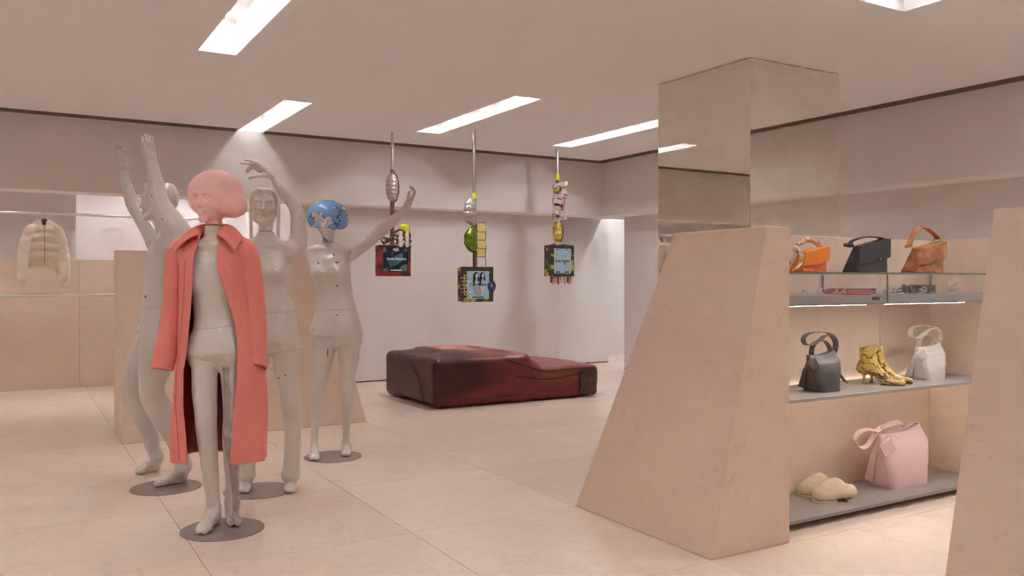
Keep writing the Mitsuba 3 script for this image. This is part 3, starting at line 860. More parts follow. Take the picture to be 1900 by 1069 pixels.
plate_mesh = cat(cylinder(radius=0.2085, height=PLATE - 0.0004, sections=96, transform=trimesh.transformations.translation_matrix((0, 0, PLATE / 2))))
GREY = (0.57, 0.525, 0.48)
mat('plate', (0.36, 0.32, 0.305), rough=0.36, metallic=0.7)


def mannequin(fig, label, paint_key, **kw):
    k = thing('mannequin', label, 'mannequin', group='painted mannequins on round floor plates')
    M = fig_world(fig)
    W = lambda m: (m.apply_transform(M), m)[1]
    part(k, 'body', W(roughen(make_body(fig, **kw), 0.0010, 9, 3)), paint_key, smooth=True)
    x, y = fig['at']
    part(k, 'base_plate', cylinder(radius=0.2085, height=PLATE - 0.0004, sections=96, transform=trimesh.transformations.translation_matrix((x, y, PLATE / 2))), 'bsdf_plate', smooth=40, label='round grey metal base plate')
    return k, W


# the front one, in the coat
def raw1(q):
    r, d, z = q
    line = 0.052 + 0.012 * noise(z * 30, 1, 2) + 0.02 * smoothstep(0.25, 0.0, z)
    return smoothstep(0.006, -0.004, r - line) * smoothstep(0.015, 0.022, r) * smoothstep(0.87, 0.84, z)


def knob_leg(S):
    s, g = S._block((0.0, -0.3, 0.0), (0.14, 0.4, 0.84))
    w = np.clip((0.062 - g[..., 0]) / 0.02, 0, 1) * np.clip((g[..., 0] - 0.005) / 0.012, 0, 1) * np.clip((0.84 - g[..., 2]) / 0.05, 0, 1)
    S.D[s] += (w * 0.016 * (meshkit.fbm(g * np.array([45, 45, 16]), 3, 5) - 0.42)).astype(np.float32)


m1 = FIG1
paint('mannequin_grey', body_paint(m1, GREY, [(-0.081, 0.80, 0.003, 0.028, 0.1, (0.28, 0.36, 0.55)), (-0.004, 0.745, 0.0025, 0.012, 0.3, DARKB), (0.052, 0.05, 0.016, 0.008, 0.6, (0.2, 0.34, 0.62)), (0.062, 0.075, 0.012, 0.006, -0.6, (0.25, 0.38, 0.62))],
      [(m1['seam'], 0.1, -1, 1, 0.0024), (0.872, -0.30, -0.15, 0.0, 0.0022)], raw1))
k1, W1 = mannequin(m1, 'grey mannequin in the open coral coat, with a pink bobbed head', 'bsdf_mannequin_grey', extra=knob_leg, breast=0.5)


def f_pink(p, n, uv):
    a = fbm(p.x * 9, p.y * 9, p.z * 9, 3)
    return mix((0.73, 0.42, 0.40), (0.82, 0.51, 0.49), a)


mat('pink_head', f_pink, rough=0.62, spec=0.3)
part(k1, 'head', W1(make_head(m1['head'], -0.26, 'bob', (m1['torso'][-1][0], 0.0, m1['neckz']), scale=1.02)), 'bsdf_pink_head', smooth=True, label='matt pink bobbed head with a blank face')

# the one walking to the left with both arms up
m2 = FIG2
paint('mannequin_walking', body_paint(m2, (0.54, 0.505, 0.465), [(-0.083, 1.195, 0.008, 0.011, -0.5, BLACK), (-0.128, 1.04, 0.004, 0.018, 0.45, BLACK), (-0.118, 0.985, 0.005, 0.010, 0.5, BLACK), (-0.283, 0.71, 0.004, 0.012, 0.5, DARKB), (-0.165, 0.51, 0.004, 0.005, 0, DARKB),
      (-0.322, 1.93, 0.0035, 0.013, 0, DARKB), (-0.328, 1.83, 0.004, 0.005, 0, DARKB), (0.014, 1.80, 0.004, 0.005, 0, BLACK), (0.085, 1.66, 0.006, 0.004, -0.5, BLACK)], [(m2['seam'], 0.0, -1, 1, 0.0022), (2.025, 0.0, -0.03, 0.2, 0.002), (2.02, 0.0, -0.5, -0.3, 0.002)]))
k2, W2 = mannequin(m2, 'grey mannequin striding to the left with both fists raised high', 'bsdf_mannequin_walking', frontal=False)
part(k2, 'head', W2(make_head(m2['head'], -1.75, 'profile', (m2['torso'][-1][0] + 0.0, 0.0, m2['neckz']), scale=1.06)), 'bsdf_mannequin_walking', smooth=True)


def raised_hand(w, mid, tip, facing, mirror=1):
    """A loosely closed hand pointing up: knuckles at mid, fingers bent over."""
    w, mid, tip = (np.asarray(x, float) for x in (w, mid, tip))
    up = (tip - w) / np.linalg.norm(tip - w)
    ac = np.asarray(facing, float)
    ac = ac - up * (ac @ up)
    ac /= np.linalg.norm(ac)                       # across the knuckles, towards the thumb
    th = np.cross(up, ac) * mirror                 # where the fingers bend to
    kn = w + up * 0.098
    F = []
    for i, (o, l) in enumerate(((0.027, 0.95), (0.009, 1.0), (-0.009, 0.95), (-0.026, 0.78))):
        a = kn + ac * o - up * (0.004 * abs(i - 1))
        b = a + (up * 0.95 + th * 0.25) * 0.042 * l
        c = b + (up * 0.55 + th * 0.8) * 0.028 * l
        d = c + (up * -0.15 + th * 0.95) * 0.022 * l
        F.append([a, b, c, d])
    t0 = w + up * 0.045 + ac * 0.032 + th * 0.012
    t1 = t0 + (up * 0.85 + ac * 0.22 + th * 0.5) * 0.032
    t2 = t1 + (up * 0.8 + ac * -0.3 + th * 0.5) * 0.028
    return make_hand(w, up, ac, F, [t0, t1, t2], rw=0.03, thick=th)


for (w, mid, tip), fc, mi_ in zip(m2['hands'], ((-0.9, -0.3, 0), (0.8, -0.35, 0)), (-1, -1)):
    part(k2, 'hand', W2(raised_hand(w, mid, tip, fc, mi_)), 'bsdf_mannequin_walking', smooth=True)

# the one with an arm over its head
m3_ = FIG3
paint('mannequin_bare', body_paint(m3_, (0.56, 0.53, 0.49), [(0.066, 1.118, 0.012, 0.004, 0, BLACK), (0.072, 1.108, 0.008, 0.003, 0, DARKB), (0.265, 1.68, 0.004, 0.005, 0, BLACK), (0.14, 0.70, 0.004, 0.012, 0, BLACK), (0.185, 0.72, 0.004, 0.008, 0, DARKB)],
      [(m3_['seam'] - 0.002, 0.01, -1, 1, 0.0022), (0.84, 0.13, 0.07, 0.4, 0.0022), (1.43, -0.6, 0.19, 0.26, 0.002)]))
k3, W3 = mannequin(m3_, 'pale grey mannequin with one arm bent over its bare cropped head', 'bsdf_mannequin_bare')
part(k3, 'head', W3(make_head(np.array(m3_['head']) + (0, 0, 0.004), 0.30, 'open', (m3_['torso'][-1][0], 0.0, m3_['neckz']), scale=0.93, pitch=-0.10)), 'bsdf_mannequin_bare', smooth=True)
hw, hp, hf = m3_['hand']
part(k3, 'hand', W3(make_hand(hw, None, None, [[np.asarray(x) for x in f] for f in hf[:4]], [np.asarray(x) for x in hf[4]], rw=0.019, thick=(0.4, 1, 0.3))), 'bsdf_mannequin_bare', smooth=True)

# the one with the blue head
m4 = FIG4
paint('mannequin_blue_specks', body_paint(m4, (0.57, 0.53, 0.485), [(-0.085, 1.42, 0.008, 0.010, -0.3, BLUE), (0.02, 1.482, 0.006, 0.010, -0.6, DARKB), (0.048, 1.425, 0.014, 0.008, -0.6, BLUE), (0.049, 1.255, 0.007, 0.012, 0, BLUE), (0.05, 1.045, 0.010, 0.006, 0, BLUE), (0.172, 1.135, 0.004, 0.008, 0, DARKB),
      (-0.025, 0.765, 0.006, 0.045, 0.06, (0.10, 0.12, 0.36)), (0.105, 0.60, 0.004, 0.005, 0, DARKB), (-0.14, 0.06, 0.012, 0.006, 0, (0.2, 0.36, 0.6)), (-0.126, 0.94, 0.003, 0.012, 0, DARKB), (-0.133, 0.83, 0.003, 0.01, 0, DARKB), (0.012, 0.02 + 0.84, 0.002, 0.002, 0, DARKB)],
      [(m4['seam'], 0.04, -1, 1, 0.0024), (0.885, -0.1, -0.2, 0.03, 0.0022)]))
k4, W4 = mannequin(m4, 'grey mannequin with a blue spotted bobbed head and one arm stretched out', 'bsdf_mannequin_blue_specks', h=0.0075)


def f_blue(p, n, uv):
    r, d, z = local(m4)(p)
    a = fbm(p.x * 6, p.y * 6, p.z * 6, 2)
    c = mix((0.10, 0.26, 0.58), (0.22, 0.43, 0.74), a)
    face = smoothstep(0.075, 0.045, dr.sqrt(dr.square(r - 0.0) + dr.square((z - 1.66) * 0.8)))
    low = smoothstep(1.76, 1.62, z) * smoothstep(0.02, -0.08, r)
    f = fbm(p.x * 22, p.y * 22, p.z * 22, 2) + 0.20 * face + 0.17 * low
    patch = smoothstep(0.60, 0.625, f)
    edge = smoothstep(0.075, 0.03, dr.abs(f - 0.585)) * smoothstep(0.4, 0.6, noise(p.x * 12, p.y * 12, p.z * 12 + 4) + 0.3 * face + 0.22 * smoothstep(0.0, 0.1, r))
    c = mix(c, (0.03, 0.045, 0.08), 0.9 * edge)
    return mix(c, (0.55, 0.53, 0.54), patch)


mat('blue_head', f_blue, rough=0.22, spec=0.6)
part(k4, 'head', W4(make_head(m4['head'], 0.10, 'blue', (m4['torso'][-1][0], 0.0, m4['neckz']), scale=1.0)), 'bsdf_blue_head', smooth=True, label='glossy blue bobbed head with white and dark blotches')
a4 = Solid((0.05, -0.12, 1.3), (0.72, 0.12, 1.98), 0.004)
a4.chain(m4['arm'], k=0.02, inner=0.02)
a4.D = np.maximum(a4.D, (0.128 - (a4.points()[..., 0] * 0.93 - (a4.points()[..., 2] - 1.48) * 0.36)).astype(np.float32))
mat('pale_arm', lambda p, n, uv: mix((0.52, 0.45, 0.42), (0.60, 0.54, 0.50), fbm(p.x * 8, p.y * 8, p.z * 8)), rough=0.22, spec=0.6)
ak = part(k4, 'arm', W4(a4.mesh(3)), 'bsdf_pale_arm', smooth=True, label='glossy pinkish arm with a hooked hand')
w4 = np.array(m4['arm'][-1][:3])
F4 = []
for o, l in ((0.012, 1.0), (0.002, 1.02), (-0.008, 0.95), (-0.016, 0.8)):
    a = w4 + np.array([0.040, -o * 1.6, 0.062])
    F4.append([a, a + np.array([0.016, -o * 0.3, 0.034]) * l, a + np.array([0.004, -o * 0.4, 0.062]) * l, a + np.array([-0.020, -o * 0.4, 0.070]) * l])
t = w4 + np.array([0.008, -0.022, 0.03])
part(k4, 'hand', W4(make_hand(w4, None, None, F4, [t, t + np.array([0.002, -0.008, 0.035]), t + np.array([0.01, -0.006, 0.065])], rw=0.024, thick=(1, 0, -0.4))), 'bsdf_pale_arm', smooth=True)

# ------------------------------------------------------------------ the coral coat on the front mannequin (its frame: right, away, up)
from scipy.interpolate import PchipInterpolator, CubicSpline


# up, left edge, right edge, half depth, front opening left, front opening right
COAT = np.array([
    (1.570, -0.100, 0.006, 0.064, -0.094, -0.002), (1.542, -0.128, 0.034, 0.076, -0.096, 0.000), (1.512, -0.176, 0.080, 0.092, -0.098, 0.002),
    (1.485, -0.226, 0.128, 0.106, -0.100, 0.004), (1.450, -0.236, 0.142, 0.134, -0.102, 0.008), (1.409, -0.226, 0.134, 0.156, -0.103, 0.012),
    (1.353, -0.218, 0.134, 0.166, -0.105, 0.020), (1.213, -0.220, 0.146, 0.158, -0.117, 0.058), (1.073, -0.226, 0.165, 0.154, -0.132, 0.094),
    (0.933, -0.234, 0.185, 0.152, -0.148, 0.108), (0.821, -0.244, 0.199, 0.160, -0.164, 0.108), (0.653, -0.252, 0.206, 0.168, -0.160, 0.099),
    (0.513, -0.257, 0.210, 0.172, -0.145, 0.090), (0.365, -0.262, 0.214, 0.176, -0.134, 0.083)])
_t = np.arange(len(COAT))
_ci = PchipInterpolator(_t, COAT)


def coat_ring(t, ang, inset=0.0):
    z, L, R, b, oL, oR = _ci(t)
    c, a = (L + R) / 2, (R - L) / 2 - inset
    b = b - inset
    low = np.clip((1.2 - z) / 0.8, 0, 1)
    fold = low * (0.010 * np.sin(5 * ang + 1.1 * t) + 0.006 * np.sin(9 * ang - 0.7 * t)) * np.clip(np.abs(np.abs(((ang + np.pi) % (2 * np.pi)) - np.pi)) / 0.9 - 0.3, 0, 1)
    n = 2.4
    s, co = np.sin(ang), np.cos(ang)
    rad = (np.abs(s) ** n + np.abs(co) ** n) ** (-1 / n)
    return np.stack([c + (a + fold) * s * rad, 0.03 - (b + fold) * co * rad, np.full_like(ang, z) - 0.012 * low * np.cos(ang) * 0], -1)


def coat_surface(nt=90, nang=120, inset=0.0, t0=0.0, t1=None, edge=0.0):
    rows = []
    for t in np.linspace(t0, t1 if t1 is not None else len(COAT) - 1, nt):
        z, L, R, b, oL, oR = _ci(t)
        full = np.linspace(-np.pi / 2, np.pi / 2, 400)
        x = coat_ring(t, full, inset)[:, 0]
        aL, aR = np.interp(oL - edge, x, full), np.interp(oR + edge, x, full)
        rows.append(coat_ring(t, np.linspace(aR, 2 * np.pi + aL, nang), inset))
    return np.array(rows)


def coat_front(z, r, out=0.0):
    """The point of the coat's front at height z and sideways r."""
    t = np.interp(-z, -COAT[:, 0], _t)
    full = np.linspace(-np.pi / 2, np.pi / 2, 400)
    ring = coat_ring(t, full)
    y = np.interp(r, ring[:, 0], ring[:, 1])
    return np.array([r, y - out, z])


def f_wool(p, n, uv):
    a = fbm(p.x * 14, p.y * 14, p.z * 9, 3)
    b = noise(p.x * 260, p.y * 260, p.z * 260)
    return mix((0.60, 0.178, 0.152), (0.74, 0.245, 0.212), dr.clip(0.6 * a + 0.5 * b, 0, 1))


def f_wool_bump(p, n, uv):
    return 0.0016 * noise(p.x * 210, p.y * 210, p.z * 210) + 0.0012 * noise(p.x * 90, p.y * 90, p.z * 90)


mat('wool', f_wool, rough=0.9, spec=0.15, bump=f_wool_bump, sheen=0.6, sheen_tint=0.6)
mat('lining', (0.20, 0.022, 0.02), rough=0.35, spec=0.6)
mat('wool_seam', (0.40, 0.085, 0.07), rough=0.9, spec=0.1)
mat('snap', (0.55, 0.42, 0.36), rough=0.25, metallic=1.0)

kc = thing('coat', 'long open coral pink woollen coat worn by the front mannequin', 'coat')
wv = lambda m: W1(roughen(m, 0.0018, 24, 8))
part(kc, 'body', wv(sheet(coat_surface(), 0.006)), 'bsdf_wool', smooth=True)
part(kc, 'lining', W1(sheet(coat_surface(inset=0.007, t0=2.0, t1=len(COAT) - 1.06, edge=0.012, nt=50, nang=90), 0.0015)), 'bsdf_lining', smooth=True, label='dark red satin lining')


def sleeve(rings):
    rings = np.array(rings, float)                       # r, d, z, rx, ry
    ts = np.linspace(0, len(rings) - 1, 46)
    q = CubicSpline(np.arange(len(rings)), rings)(ts)
    tang = np.gradient(q[:, :3], axis=0)
    tang /= np.linalg.norm(tang, axis=1, keepdims=True)
    ang = np.linspace(0, 2 * np.pi, 40, endpoint=False)
    P = []
    for i, (row, t) in enumerate(zip(q, tang)):
        ex = np.array([1.0, 0, 0]) - t * t[0]
        ex /= np.linalg.norm(ex)
        ey = np.cross(t, ex)
        w = 1 + 0.03 * np.sin(3 * ang + i * 0.33) * (i / 46)
        P.append(row[:3] + (np.cos(ang) * w)[:, None] * row[3] * ex + (np.sin(ang) * w)[:, None] * row[4] * ey)
    return np.array(P).transpose(1, 0, 2)


part(kc, 'sleeve', wv(sheet(sleeve([(-0.190, 0.015, 1.470, 0.036, 0.064), (-0.232, 0.02, 1.425, 0.057, 0.080), (-0.250, 0.03, 1.28, 0.057, 0.074), (-0.263, 0.02, 1.12, 0.054, 0.069), (-0.281, -0.02, 0.95, 0.052, 0.063), (-0.294, -0.05, 0.838, 0.050, 0.059)]), 0.008, closed_u=True)), 'bsdf_wool', smooth=True)
part(kc, 'sleeve', wv(sheet(sleeve([(0.078, 0.015, 1.470, 0.036, 0.064), (0.117, 0.02, 1.425, 0.056, 0.080), (0.138, 0.03, 1.28, 0.057, 0.074), (0.155, 0.03, 1.12, 0.054, 0.069), (0.167, 0.02, 0.95, 0.051, 0.063), (0.173, 0.0, 0.842, 0.048, 0.059)]), 0.008, closed_u=True)), 'bsdf_wool', smooth=True)

fold_l = np.array([(-0.047, 0.085, 1.592), (-0.098, 0.06, 1.59), (-0.112, -0.01, 1.582), (-0.106, -0.06, 1.56), (-0.094, -0.088, 1.53)])
rim_l = np.array([(-0.047, 0.135, 1.525), (-0.150, 0.105, 1.520), (-0.198, 0.0, 1.512), (-0.205, -0.085, 1.480), (-0.198, -0.128, 1.438)])
base_l = np.array([(-0.047, 0.070, 1.545), (-0.090, 0.05, 1.545), (-0.104, -0.01, 1.535), (-0.100, -0.055, 1.52), (-0.096, -0.080, 1.505)])


def both(a):
    b = a[::-1].copy()
    b[:, 0] = -0.094 - b[:, 0]
    return np.vstack([b, a[1:]])


ff, rr_, bb = (spline(both(x), 80) for x in (fold_l, rim_l, base_l))
cols = [bb, bb * 0.35 + ff * 0.65 + np.array([0, 0, 0.004])]
for s in np.linspace(0, 1, 12):
    lift = 0.014 * math.sin(math.pi * s) * (1 - 0.3 * s)
    m_ = ff * (1 - s) + rr_ * s
    cols.append(m_ + np.array([0, 0, 1.0]) * lift + (m_ - np.array([-0.047, 0.02, 1.5])) * np.array([1, 1, 0]) * 0.06 * math.sin(math.pi * s))
part(kc, 'collar', wv(sheet(np.array(cols).transpose(1, 0, 2), 0.007)), 'bsdf_wool', smooth=True)
for z, r in ((1.347, 0.052), (1.213, 0.086), (1.068, 0.124), (0.916, 0.133)):
    p = coat_front(z, r, 0.003)
    m = cat(trimesh.creation.torus(0.0052, 0.0016, major_sections=20, minor_sections=8), cylinder(radius=0.003, height=0.002, sections=14))
    m.apply_transform(trimesh.transformations.rotation_matrix(math.pi / 2, (1, 0, 0)))
    m.apply_translation(p)
    part(kc + '__body', 'snap_button', W1(m), 'bsdf_snap', smooth=40, label='small metal snap button')
line = [coat_front(z, np.interp(-z, -COAT[:, 0], COAT[:, 4]) - 0.047, 0.0036) for z in np.linspace(1.40, 0.38, 50)]
part(kc + '__body', 'front_seam', W1(tube(line, 0.0016, 5)), 'bsdf_wool_seam', smooth=True)

# ------------------------------------------------------------------ the leather sofa
S = Solid((3.45, 7.45, 0.0), (5.8, 9.05, 0.66), 0.0135)
S.box((3.615, 7.60, 0.010), (4.76, 8.92, 0.505), r=0.075, k=0.0)
S.box((4.50, 7.61, 0.010), (5.645, 8.91, 0.352), r=0.05, k=0.03)
for y in (7.98, 8.55):
    S.ball((4.10, y, 0.46), (0.48, 0.30, 0.085), k=0.04)
S.chain([(3.95, 8.72, 0.475, 0.065), (4.55, 8.72, 0.47, 0.07), (4.72, 8.72, 0.41, 0.07)], k=0.04)
for y0_, y1_ in ((7.72, 8.20), (8.30, 8.80)):
    S.chain([(4.72, y0_, 0.42, 0.085), (4.72, y1_, 0.42, 0.085)], k=0.05)
    S.chain([(4.83, y0_, 0.345, 0.085), (4.83, y1_, 0.345, 0.085)], k=0.05)
    S.chain([(4.95, y0_, 0.29, 0.07), (4.95, y1_, 0.29, 0.07)], k=0.04)
S.ball((5.28, 8.25, 0.335), (0.34, 0.58, 0.045), k=0.04)
# folds and the seam that divides the block
S.chain([(3.60, 8.20, 0.53, 0.012), (3.60, 8.15, 0.40, 0.016), (3.60, 7.98, 0.30, 0.018), (3.60, 7.93, 0.10, 0.016), (3.60, 7.80, 0.04, 0.012)], k=0.03, cut=True)
S.chain([(3.72, 8.20, 0.565, 0.016), (4.3, 8.26, 0.575, 0.014), (4.72, 8.25, 0.53, 0.014), (5.0, 8.25, 0.40, 0.008)], k=0.035, cut=True)
S.chain([(4.42, 7.585, 0.50, 0.012), (4.66, 7.585, 0.36, 0.010), (4.98, 7.60, 0.295, 0.008)], k=0.025, cut=True)
S.chain([(4.62, 7.598, 0.262, 0.008), (4.8, 7.598, 0.245, 0.007), (5.0, 7.6, 0.232, 0.007), (5.45, 7.6, 0.255, 0.006)], k=0.016, cut=True)
S.chain([(4.4, 7.57, 0.50, 0.02), (4.52, 7.57, 0.44, 0.02)], k=0.03, cut=True)
S.box((3.5, 7.72, -0.03), (3.70, 8.5, 0.035), r=0.01, k=0.02, cut=True)
sofa = S.mesh(3)
v = np.asarray(sofa.vertices)
pk = np.exp(-((v[:, 0] - 4.52) ** 2 + (v[:, 1] - 7.62) ** 2 + (v[:, 2] - 0.42) ** 2) / 0.02) + np.exp(-((v[:, 0] - 4.92) ** 2 + (v[:, 1] - 7.62) ** 2 + (v[:, 2] - 0.32) ** 2) / 0.012) + 0.7 * (v[:, 0] > 5.36) * (v[:, 1] < 7.75)
n_ = np.array(sofa.vertex_normals)
d_ = 0.010 * (meshkit.fbm(v * 3.5, 3, 2) - 0.5) + (0.004 + 0.026 * np.clip(pk, 0, 1)) * (meshkit.fbm(v * np.array([16, 16, 9]), 3, 4) - 0.5)
sofa = trimesh.Trimesh(v + n_ * d_[:, None], sofa.faces, process=False)


def f_sofa(p, n, uv):
    w = 0.12 * (fbm(p.x * 5, p.y * 5, p.z * 7, 3) - 0.5)
    a = fbm(p.x * 9, p.y * 9, p.z * 14, 3)
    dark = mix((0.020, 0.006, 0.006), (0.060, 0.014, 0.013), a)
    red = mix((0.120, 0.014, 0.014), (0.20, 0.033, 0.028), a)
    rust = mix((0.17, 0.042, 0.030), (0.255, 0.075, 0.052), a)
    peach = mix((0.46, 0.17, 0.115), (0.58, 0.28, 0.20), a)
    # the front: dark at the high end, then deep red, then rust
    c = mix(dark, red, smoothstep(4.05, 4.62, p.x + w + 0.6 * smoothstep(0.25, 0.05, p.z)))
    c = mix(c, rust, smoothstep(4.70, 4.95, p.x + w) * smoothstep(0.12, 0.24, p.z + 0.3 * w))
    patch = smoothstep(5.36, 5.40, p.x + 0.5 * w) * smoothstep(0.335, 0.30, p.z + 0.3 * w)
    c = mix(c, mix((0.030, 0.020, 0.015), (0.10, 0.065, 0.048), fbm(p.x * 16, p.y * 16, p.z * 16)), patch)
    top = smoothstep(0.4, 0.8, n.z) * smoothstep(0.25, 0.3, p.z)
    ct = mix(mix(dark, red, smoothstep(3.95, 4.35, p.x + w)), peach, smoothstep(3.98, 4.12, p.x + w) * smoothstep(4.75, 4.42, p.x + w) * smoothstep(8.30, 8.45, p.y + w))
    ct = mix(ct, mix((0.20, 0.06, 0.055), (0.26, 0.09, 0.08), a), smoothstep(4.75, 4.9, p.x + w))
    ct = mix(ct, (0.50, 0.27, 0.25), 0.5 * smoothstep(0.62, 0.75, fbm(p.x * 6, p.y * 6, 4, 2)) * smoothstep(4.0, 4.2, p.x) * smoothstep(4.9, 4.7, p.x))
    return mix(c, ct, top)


def f_leather(p, n, uv):
    return 0.0045 * fbm(p.x * 17, p.y * 17, p.z * 26, 3) + 0.0010 * noise(p.x * 90, p.y * 90, p.z * 90)


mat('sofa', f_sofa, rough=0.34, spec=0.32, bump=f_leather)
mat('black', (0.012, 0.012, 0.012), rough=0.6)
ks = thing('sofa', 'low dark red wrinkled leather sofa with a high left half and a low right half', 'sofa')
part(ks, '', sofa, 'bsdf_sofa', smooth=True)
mat('sofa_seam', (0.030, 0.010, 0.009), rough=0.5)
r9 = np.random.default_rng(3)


def stitched(pts, r, wob):
    p = spline(pts, 60)
    return tube(p + r9.normal(0, wob, p.shape), r, 6)


def onto(y):
    """Front seam points (x, z) laid on the sofa's front."""
    from scipy.spatial import cKDTree
    tree = cKDTree(sofa.vertices[sofa.vertices[:, 1] < 7.70][:, [0, 2]])
    ys = sofa.vertices[sofa.vertices[:, 1] < 7.70][:, 1]
    return lambda x, z: (x, float(np.min(ys[tree.query((x, z), 5)[1]])) - 0.003, z)


fs = onto(0)
part(ks, 'seam', stitched([fs(x, z) for x, z in ((4.56, 0.285), (4.70, 0.262), (4.84, 0.240), (5.0, 0.228), (5.15, 0.240), (5.3, 0.258), (5.44, 0.268))], 0.006, 0.003), 'bsdf_sofa_seam', smooth=True)
part(ks, 'seam', stitched([fs(x, z) for x, z in ((4.92, 0.322), (5.05, 0.318), (5.2, 0.322), (5.4, 0.326), (5.58, 0.322))], 0.0055, 0.001), 'bsdf_sofa_seam', smooth=True)
part(ks, 'seam', stitched([fs(x, z) for x, z in ((4.44, 0.47), (4.52, 0.44), (4.62, 0.41), (4.74, 0.37), (4.86, 0.33), (4.92, 0.322))], 0.007, 0.004), 'bsdf_sofa_seam', smooth=True)
part(ks, 'seam', stitched([fs(x, z) for x, z in ((5.385, 0.30), (5.375, 0.22), (5.39, 0.14), (5.38, 0.05))], 0.008, 0.004), 'bsdf_sofa_seam', smooth=True)
part(ks, 'seam', stitched([fs(x, z) for x, z in ((3.90, 0.085), (4.2, 0.075), (4.5, 0.092), (4.75, 0.085))], 0.005, 0.004), 'bsdf_sofa_seam', smooth=True)
part(ks, 'seam', stitched([(3.604, 8.22, 0.46), (3.606, 8.12, 0.37), (3.604, 7.99, 0.30), (3.603, 7.90, 0.20), (3.606, 7.84, 0.05)], 0.006, 0.002), 'bsdf_sofa_seam', smooth=True)
part(ks, 'base', box(3.78, 5.55, 7.75, 8.8, 0.0, 0.09, 0.005), 'bsdf_black', smooth=False)

# ------------------------------------------------------------------ the hanging screens
mat('foil', (0.60, 0.57, 0.56), rough=0.30, metallic=0.9, bump=lambda p, n, uv: 0.004 * fbm(p.x * 60, p.y * 60, p.z * 60, 3))
mat('pearl', lambda p, n, uv: mix((0.42, 0.34, 0.31), (0.66, 0.60, 0.58), fbm(p.x * 12, p.y * 12, p.z * 30, 3)), rough=0.32, metallic=0.6)
mat('green_foil', (0.20, 0.30, 0.04), rough=0.22, metallic=0.85)
mat('rust_rod', lambda p, n, uv: mix((0.07, 0.03, 0.025), (0.20, 0.09, 0.075), fbm(p.x * 50, p.y * 50, p.z * 25, 3)), rough=0.6)
mat('olive', lambda p, n, uv: mix((0.035, 0.026, 0.016), (0.40, 0.38, 0.02), smoothstep(0.54, 0.68, fbm(p.x * 13, p.y * 13, p.z * 13, 3))), rough=0.45)
mat('red_frame', lambda p, n, uv: mix((0.26, 0.022, 0.016), (0.06, 0.022, 0.02), smoothstep(0.46, 0.6, fbm(p.x * 9, p.y * 9, p.z * 9, 3) + 0.10 * smoothstep(3.75, 3.95, p.x))), rough=0.5)
mat('yellow', (0.62, 0.62, 0.02), rough=0.4)
mat('cream_pane', lambda p, n, uv: mix((0.62, 0.47, 0.17), (0.72, 0.60, 0.28), fbm(p.x * 20, p.y * 20, p.z * 20)), rough=0.25)
mat('ivory', (0.72, 0.62, 0.57), rough=0.4)
mat('lace', lambda p, n, uv: mix((0.05, 0.035, 0.03), (0.22, 0.20, 0.03), smoothstep(0.5, 0.65, fbm(p.x * 40, p.y * 40, p.z * 40))), rough=0.7)
mat('wire', (0.10, 0.07, 0.06), rough=0.4, metallic=0.7)
mat('copper', (0.42, 0.22, 0.15), rough=0.3, metallic=0.9)
mat('violet', (0.04, 0.03, 0.28), rough=0.2)
mat('smoky', (0.50, 0.38, 0.33), rough=0.15, spec=0.7)
mat('amber', lambda p, n, uv: mix((0.42, 0.30, 0.05), (0.68, 0.58, 0.16), smoothstep(0.3, 0.7, fbm(p.x * 15, p.y * 15, p.z * 25))), rough=0.2, metallic=0.3)
mat('ink', (0.010, 0.010, 0.012), rough=0.6, spec=0.1)
mat('print_grey', (0.36, 0.38, 0.40), rough=0.7, spec=0.1)
mat('print_skin', (0.60, 0.57, 0.56), rough=0.7, spec=0.1)
mat('print_blue', (0.075, 0.14, 0.17), rough=0.7, spec=0.1)
mat('print_rock', (0.14, 0.17, 0.17), rough=0.7, spec=0.1)
mat('print_navy', (0.018, 0.03, 0.05), rough=0.7, spec=0.1)
mat('print_white', (0.80, 0.80, 0.80), rough=0.7, spec=0.1)


def lit(mesh, color, parent, name, strength=1.0, label=None):
    return part(parent, name, mesh, 'bsdf_ink', smooth=False, label=label, emitter={'type': 'area', 'radiance': rgb(*[UNIT * c * strength for c in color])})


def ribbed(c, rx, rz, ribs, ry=None, half=None, n=36):
    """A lantern of bulging hoops round a vertical axis."""
    ry = ry or rx
    ang = np.linspace(*(half or (0, 2 * math.pi)), n, endpoint=half is not None)
    zz = np.linspace(-1, 1, ribs * 8 + 1)
    P = []
    for z in zz:
        w = math.sqrt(max(0.0, 1 - abs(z) ** 2.3)) * (1 - 0.085 * abs(math.cos(z * ribs * math.pi / 2)) ** 3)
        P.append(np.stack([c[0] + rx * w * np.cos(ang), c[1] + ry * w * np.sin(ang), np.full(n, c[2] + rz * z)], -1))
    P = np.array(P).transpose(1, 0, 2)
    return grid_mesh(P, closed_u=half is None) if half is None else sheet(P, 0.004)


def screen_box(k, c, w, h, depth, bar, m, sw, sh, soff=(0, 0)):
    """A frame facing -Y round c, its screen set in."""
    x0, x1, z0, z1 = c[0] - w / 2, c[0] + w / 2, c[2] - h / 2, c[2] + h / 2
    sx, sz = c[0] + soff[0], c[2] + soff[1]
    y0 = c[1] - depth / 2
    hole = sbox(sx - sw / 2, sz - sh / 2, sx + sw / 2, sz + sh / 2)
    fr = prism(sbox(x0, z0, x1, z1).difference(hole), 0.02, frame((0, y0 + 0.02, 0), (1, 0, 0), (0, 0, 1), (0, -1, 0)))
    back = box(x0 + 0.004, x1 - 0.004, y0 + 0.02, y0 + depth, z0 + 0.004, z1 - 0.004, 0.004)
    lump = trimesh.remesh.subdivide_to_size(fr.vertices, fr.faces, 0.03)
    part(k, 'frame', trimesh.Trimesh(*lump, process=False), m, smooth=False)
    part(k, 'casing', back, m, smooth=False)
    return sx, y0 + 0.012, sz


